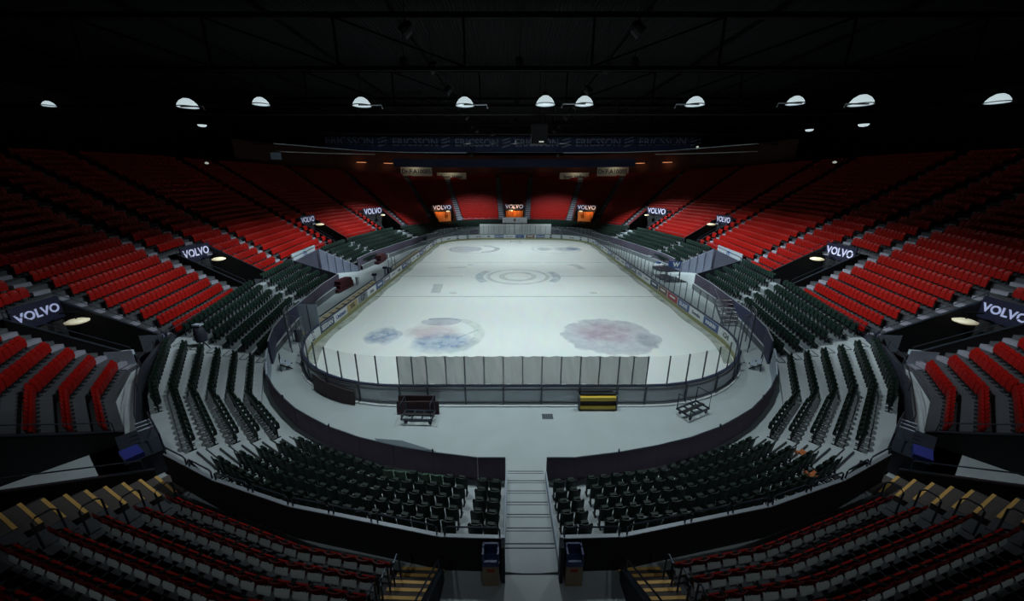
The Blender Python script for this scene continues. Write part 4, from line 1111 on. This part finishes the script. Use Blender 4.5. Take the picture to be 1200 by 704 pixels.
# booths at the ends of the near parapet
for s, side in ((1, 'left'), (-1, 'right')):
    t = empty('corner_booth', (-14.85 * s, -35.3, .8), math.radians(-38) * s); tag(t, 'dark blue-grey cabinet with blue cover at the %s concourse corner' % side, 'cabinet')
    MB().box((0, 0, .45), (2.3, 1.0, .9)).build('body', M['bluecab'], t)
    MB().box((0, 0, .93), (2.4, 1.1, .06)).build('top', M['rail'], t)
    MB().box((.75 * s, -.3, 1.05), (.8, .5, .18), .1).build('blue_cover', M['bluetop'], t)
    for q in range(3): MB().box(((-.7 + .35 * q) * s, .3, 1.2), (.08, .5, .5)).build('divider', M['panel_pale'], t)
    MB().tube([(-1.1, .5, .9), (-1.1, .5, 1.6), (1.1, .5, 1.6), (1.1, .5, .9)], .03).build('guard_rail', M['rail'], t)
    nb = empty('number_sign', (-22.6 * s, -25.6, 2.0), math.radians(-35) * s); tag(nb, 'small dark sign with pale number, %s concourse end' % side, 'sign')
    MB().box((0, 0, 0), (.9, .05, .55)).build('plate', M['signblue'], nb); text('24' if s == 1 else '8', .5, M['signtext'], nb, (0, -.04, 0), off=.01)
# bits left on the seats
for (x, y, z, m, nm, lab) in ((10.0, -36.6, 1.45, 'cloth_orange', 'orange_cloth', 'crumpled orange cloth lying over green seats at right'), (11.3, -34.6, .7, 'cloth_orange', 'orange_cloth', 'small orange cloth on the floor near right aisle')):
    b = MB(); n = 7; rr = random.Random(x); G = []
    for i in range(n):
        G.append([(x + (i - 3) * .06, y + (j - 3) * .04, z + .10 * rr.random() + .05 * math.cos(i) ) for j in range(n)])
    for i in range(n - 1): b.strip(G[i], G[i+1])
    b.strip(G[0], [(p_[0], p_[1], z - .02) for p_ in G[0]])
    tag(b.build(nm, M[m], smooth=True), lab, 'cloth')

# ------------------------------------------------------------------ roof
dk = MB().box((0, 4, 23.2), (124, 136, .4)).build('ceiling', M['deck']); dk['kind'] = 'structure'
for nm, c, sz in (('wall_left', (-62, 4, 11), (.5, 136, 24)), ('wall_right', (62, 4, 11), (.5, 136, 24)), ('wall_back', (0, 72, 11), (124, .5, 24)), ('wall_front', (0, -64, 11), (124, .5, 24))):
    MB().box(c, sz).build(nm, M['black'])['kind'] = 'structure'
for ti, y in enumerate((-43, -30, -17, -4, 9, 22, 35, 48)):
    t = empty('roof_truss', (0, y, 0)); t['kind'] = 'structure'; t['label'] = '%s dark steel roof truss across the hall' % ordinal(ti + 1)
    MB().beam((-60, 0, 19.1), (60, 0, 19.1), .22, .28).build('bottom_chord', M['darksteel'], t)
    MB().beam((-60, 0, 22.3), (60, 0, 22.3), .3, .35).build('top_chord', M['darksteel'], t)
    xs = [-3.9 + 9.05 * i for i in range(-6, 8)]
    vm = MB().beam((0, 0, 19.1), (0, 0, 22.3), .16).mesh('vertical', M['darksteel'])
    for x in xs:
        if abs(x) < 60: obj('vertical', vm, t, (x, 0, 0))
    for i, x in enumerate(xs[:-1]):
        if abs(x) > 60 or abs(x + 9.05) > 60: continue
        if x < -4.5: MB().beam((x, 0, 22.2), (x + 9.05, 0, 19.2), .13).build('diagonal', M['darksteel'], t)
        elif x > 4.5: MB().beam((x, 0, 19.2), (x + 9.05, 0, 22.2), .13).build('diagonal', M['darksteel'], t)
pl = MB()
for x in range(-54, 55, 9):
    MB().beam((x, -60, 22.75), (x, 70, 22.75), .15, .3).build('roof_purlin', M['darksteel'])['kind'] = 'structure'
# catwalks
for ci, (y, z) in enumerate(((-5.5, 18.0), (10, 18.0), (24, 18.0))):
    t = empty('catwalk', (0, y, z)); t['kind'] = 'structure'; t['label'] = '%s dark catwalk below the roof trusses' % ordinal(ci + 1)
    MB().box((0, 0, 0), (96, .9, .08)).build('walkway', M['darksteel'], t)
    for q in (-.45, .45):
        MB().tube([(-48, q, 1.0), (48, q, 1.0)], .03).build('handrail', M['darksteel'], t)
    hg = MB().beam((0, -.45, 0), (0, -.45, 1.1), .05).mesh('upright', M['darksteel'])
    for x in range(-48, 49, 4): obj('upright', hg, t, (x, 0, 0))

# visible lamps under the roof
LAMPS = [(-46.5,-6.6,.55),(-33.2,-6.0,1.0),(-25.0,-7.3,.8),(-15.4,-6.7,.95),(-5.2,-6.8,.95),(2.7,-7.2,1.0),(6.5,-7.2,.95),(17.4,-7.0,.95),(26.8,-7.6,.85),(33.5,-7.2,1.1),(45.6,-8.2,.95)]
SMALL = [(-38.0,1.5,.6),(41.5,1.0,.7),(38.5,5.5,.6)]
hood = None
for i, (x, y, sc) in enumerate(LAMPS):
    t = empty('high_bay_lamp', (x, y, 18.6)); tag(t, 'bright white roof lamp, %s from the left in the main lamp row' % ordinal(i + 1), 'lamp', 'lamps in the row under the roof')
    MB().lathe([(.02, .80 * sc), (.30 * sc, .74 * sc), (.62 * sc, .52 * sc), (.84 * sc, .22 * sc), (.90 * sc, 0), (.02, -.04)], 16).build('dome', M['lamp'], t, smooth=True)
    MB().lathe([(.06, 1.1 * sc), (.22 * sc, 1.05 * sc), (.24 * sc, .76 * sc), (.02, .74 * sc)], 12).build('housing', M['darksteel'], t)
    MB().lathe([(.90 * sc, .03), (.96 * sc, .03), (.96 * sc, -.05), (.90 * sc, -.05)], 16).build('rim', M['gantry'], t)
    MB().beam((0, 0, .7 * sc), (0, 0, 4.35), .05).build('hanger', M['darksteel'], t)
    if 1 <= i <= 9 and i not in (2, 5):
        sg = 1 if x < 0 else -1
        r = MB().tube([(0, -.9, -.12), (2.2 * sg, -.9, -.12), (2.3 * sg, -.9, -.45)], .07).build('arm', M['gantry'], t)
for i, (x, y, sc) in enumerate(SMALL):
    t = empty('small_roof_lamp', (x, y, 18.0)); tag(t, 'smaller white roof lamp hung lower, %s from the left' % ordinal(i + 1), 'lamp', 'lower roof lamps')
    MB().lathe([(.05, .5 * sc), (.5 * sc, .3 * sc), (.8 * sc, 0)], 12).build('housing', M['darksteel'], t)
    MB().lathe([(.8 * sc, 0), (.6 * sc, -.3 * sc), (.01, -.42 * sc)], 12).build('bowl', M['lamp'], t, smooth=True)
# hoods for the added floods (the lights are declared at the top of the script)
for i, (fx, fy, fz, wt, ang, aim) in enumerate(ADDED_FLOODS):
    t = empty('added_hooded_flood', (fx, fy, fz + .35)); tag(t, 'added black hooded floodlight under the roof, %s of the unseen fixtures' % ordinal(i + 1), 'lamp', 'added floodlights under the roof')
    h = MB().lathe([(.36, -.28), (.34, .2), (.2, .45), (.05, .5)], 12).build('added_flood_hood', M['black'], t)
    if aim:
        h.rotation_euler = (Vector(aim) - Vector((fx, fy, fz))).to_track_quat('-Z', 'Y').to_euler(); h.location = (0, 0, -.25)
    MB().beam((0, 0, .2), (0, 0, 23.03 - fz - .35), .06).build('hanger', M['black'], t)

# fascia banner across the far side of the roof
bn = empty('fascia_banner', (0, 30, 18.7)); tag(bn, 'long dark blue banner with repeated grey lettering under the far roof', 'banner')
def bcurve(x): return -(x / 34.0) ** 2 * 4.0
P = [(x, bcurve(x)) for x in range(-35, 34, 3)] + [(33.5, bcurve(33.5))]
MB().wall(P, -1.55, 1.55, .1).build('cloth', M['banner'], bn)
MB().tube([(x, y - .1, -1.62) for x, y in P], .07).build('bottom_tube', M['rail'], bn)
for i in range(-3, 3):
    cx = 4.3 + i * 11.65; an = math.atan2(bcurve(cx + 1) - bcurve(cx - 1), 2)
    text('ERICSSON', 1.9, M['bannertext'], bn, (cx, bcurve(cx) - .22, 0), (math.pi / 2, 0, an), off=.03, xs=.98)
    for q in range(3):
        MB().beam((cx + 4.9, bcurve(cx + 4.9) - .25, -.75 + .6 * q), (cx + 6.5, bcurve(cx + 6.5) - .25, -.25 + .6 * q), .05, .28).build('stripe_mark', M['bannertext'], bn)
# second, lower fascia
P2 = [(-27, 40), (-18, 43), (0, 44), (18, 43), (27, 40)]
o = MB().wall([(x, y) for x, y in P2], 14.8, 16.6, .1).build('lower_fascia', M['banner']); tag(o, 'lower dark blue fascia band beneath the lettered banner', 'banner')
# lit ring gantry
gt = empty('ring_gantry', (0, 0, 0)); tag(gt, 'thin pale curved gantry tubes hung below the banner', 'gantry')
for s in (1, -1):
    MB().tube([(-34.0*s, 8.5, 16.6), (-31*s, 15, 16.7), (-27*s, 21.5, 16.7), (-20*s, 26, 16.75), (-9.2*s, 27.5, 16.8)], .05).build('tube', M['gantry'], gt)
    MB().tube([(-34.4*s, 9, 15.6), (-30*s, 15, 15.8), (-25*s, 23, 16.2)], .045).build('tube', M['gantry'], gt)
    for (x, y) in ((-34 * s, 8.5), (-27 * s, 21.5), (-9.2 * s, 27.5)): MB().beam((x, y, 16.6), (x, y, 22.3), .05).build('hanger', M['darksteel'], gt)
# hanging cluster
hc = empty('speaker_cluster', (2.35, -4.5, 16.2)); tag(hc, 'black box cluster hung before the middle of the banner', 'speaker')
MB().box((0, 0, 0), (1.7, 1.4, 1.9)).build('cabinet', M['black'], hc); MB().beam((0, 0, .9), (0, 0, 6.75), .08).build('hanger', M['darksteel'], hc)
MB().box((.2, -.72, -.75), (.5, .06, .12)).build('lens', M['lamp_small'], hc)
hb = empty('hanging_box', (-29.2, 0.5, 14.5), .5); tag(hb, 'blue-grey box hung at an angle above the left stand', 'speaker')
MB().box((0, 0, 0), (1.1, .6, .8), .2, .3).build('cabinet', M['screen'], hb); MB().beam((0, 0, .3), (0, 0, 8), .04).build('hanger', M['darksteel'], hb)
for (x, y, z, lab) in ((-40.5, 4, 13.8, 'tiny lit lamp high over the dark left stand'), (40.0, 2, 13.8, 'tiny lit lamp high over the dark right stand'), (30.0, 18, 17.0, 'tiny lit lamp beside the right end of the banner')):
    t = empty('tiny_lamp', (x, y, z)); tag(t, lab, 'lamp', 'tiny lamps over the stands')
    MB().lathe([(.02, .16), (.22, .05), (.2, -.08), (.02, -.14)], 10).build('lens', M['lamp_small'], t); MB().beam((0, 0, .1), (0, 0, 22.5 - z), .04).build('cable', M['darksteel'], t)

# ------------------------------------------------------------------ gallery wall behind the far stand
gw = empty('wall_gallery'); gw['kind'] = 'structure'; gw['label'] = 'dark gallery wall behind the top of the far stand'
GP = [(-48, 20), (-45, 31), (-40.5, 40), (-34, 48), (-27, 53), (-20, 56.6), (-12, 59), (0, 60), (12, 59), (20, 56.6), (27, 53), (34, 48), (40.5, 40), (45, 31), (48, 20)]
for i in range(len(GP) - 1):
    MB().wall([GP[i], GP[i+1]], 11.5, 18.5, .2).build('gallery_panel', M['backwall'], gw)
for i, (x, y) in enumerate([(-36, 44.8), (-31, 49.0), (-24, 53.0), (-16, 56.2), (-8, 58), (8, 58), (16, 56.2), (24, 53.0), (31, 49.0), (36, 44.8)]):
    an = math.atan2(-x, y) 
    t = empty('amber_strip_light', (x, y, 16.0), an); tag(t, 'dim amber strip light, %s from the left along the far gallery' % ordinal(i + 1), 'lamp', 'amber strip lights of the gallery')
    MB().box((0, 0, 0), (2.2, .12, .12)).build('tube', M['lamp_warm2'], t); MB().box((0, .0, .12), (2.4, .2, .08)).build('housing', M['black'], t)
    ld = bpy.data.lights.new('amber_glow', 'POINT'); ld.energy = 28; ld.color = (1, .35, .15); ld.shadow_soft_size = .3
    lo = bpy.data.objects.new('amber_glow', ld); C.objects.link(lo); lo.location = (x * .985, y * .985, 15.7)
for (px, X, Y, Z, W_, tx, lab) in ((1, -24.6, 50.5, 14.1, 7.6, 'Dr.F.A10005', 'outer left cream sign with black text atop the far stand'), (2, -16.4, 54.4, 12.9, 7.6, 'Sport. Hallen', 'inner left dim cream sign atop the far stand'),
                              (3, 15.8, 54.4, 12.9, 7.6, 'Sport. Hallen', 'inner right dim cream sign atop the far stand'), (4, 24.8, 50.5, 14.1, 7.6, 'Dr.F.A10005', 'outer right cream sign with black text atop the far stand')):
    t = empty('gallery_sign', (X, Y, Z), math.atan2(-X, Y) * .5); tag(t, lab, 'sign')
    MB().box((0, 0, 0), (W_, .1, 2.1)).build('sign_face', M['signcream'], t)
    text(tx, 1.45 if tx[0] == 'D' else 1.1, M['ink'], t, (0, -.07, 0), off=.03, xs=.95)
    for q in (-3, 3): MB().beam((q, .05, -1.0), (q, .05, -2.2), .08).build('post', M['black'], t)
    ld = bpy.data.lights.new('added_sign_fill', 'POINT'); ld.energy = 45; ld.color = (1, .9, .7); ld.shadow_soft_size = .1  # added light without a fixture, brightens the sign face
    lo = bpy.data.objects.new('added_sign_fill', ld); C.objects.link(lo); lo.location = (X, Y - 1.6, Z + 1.4)
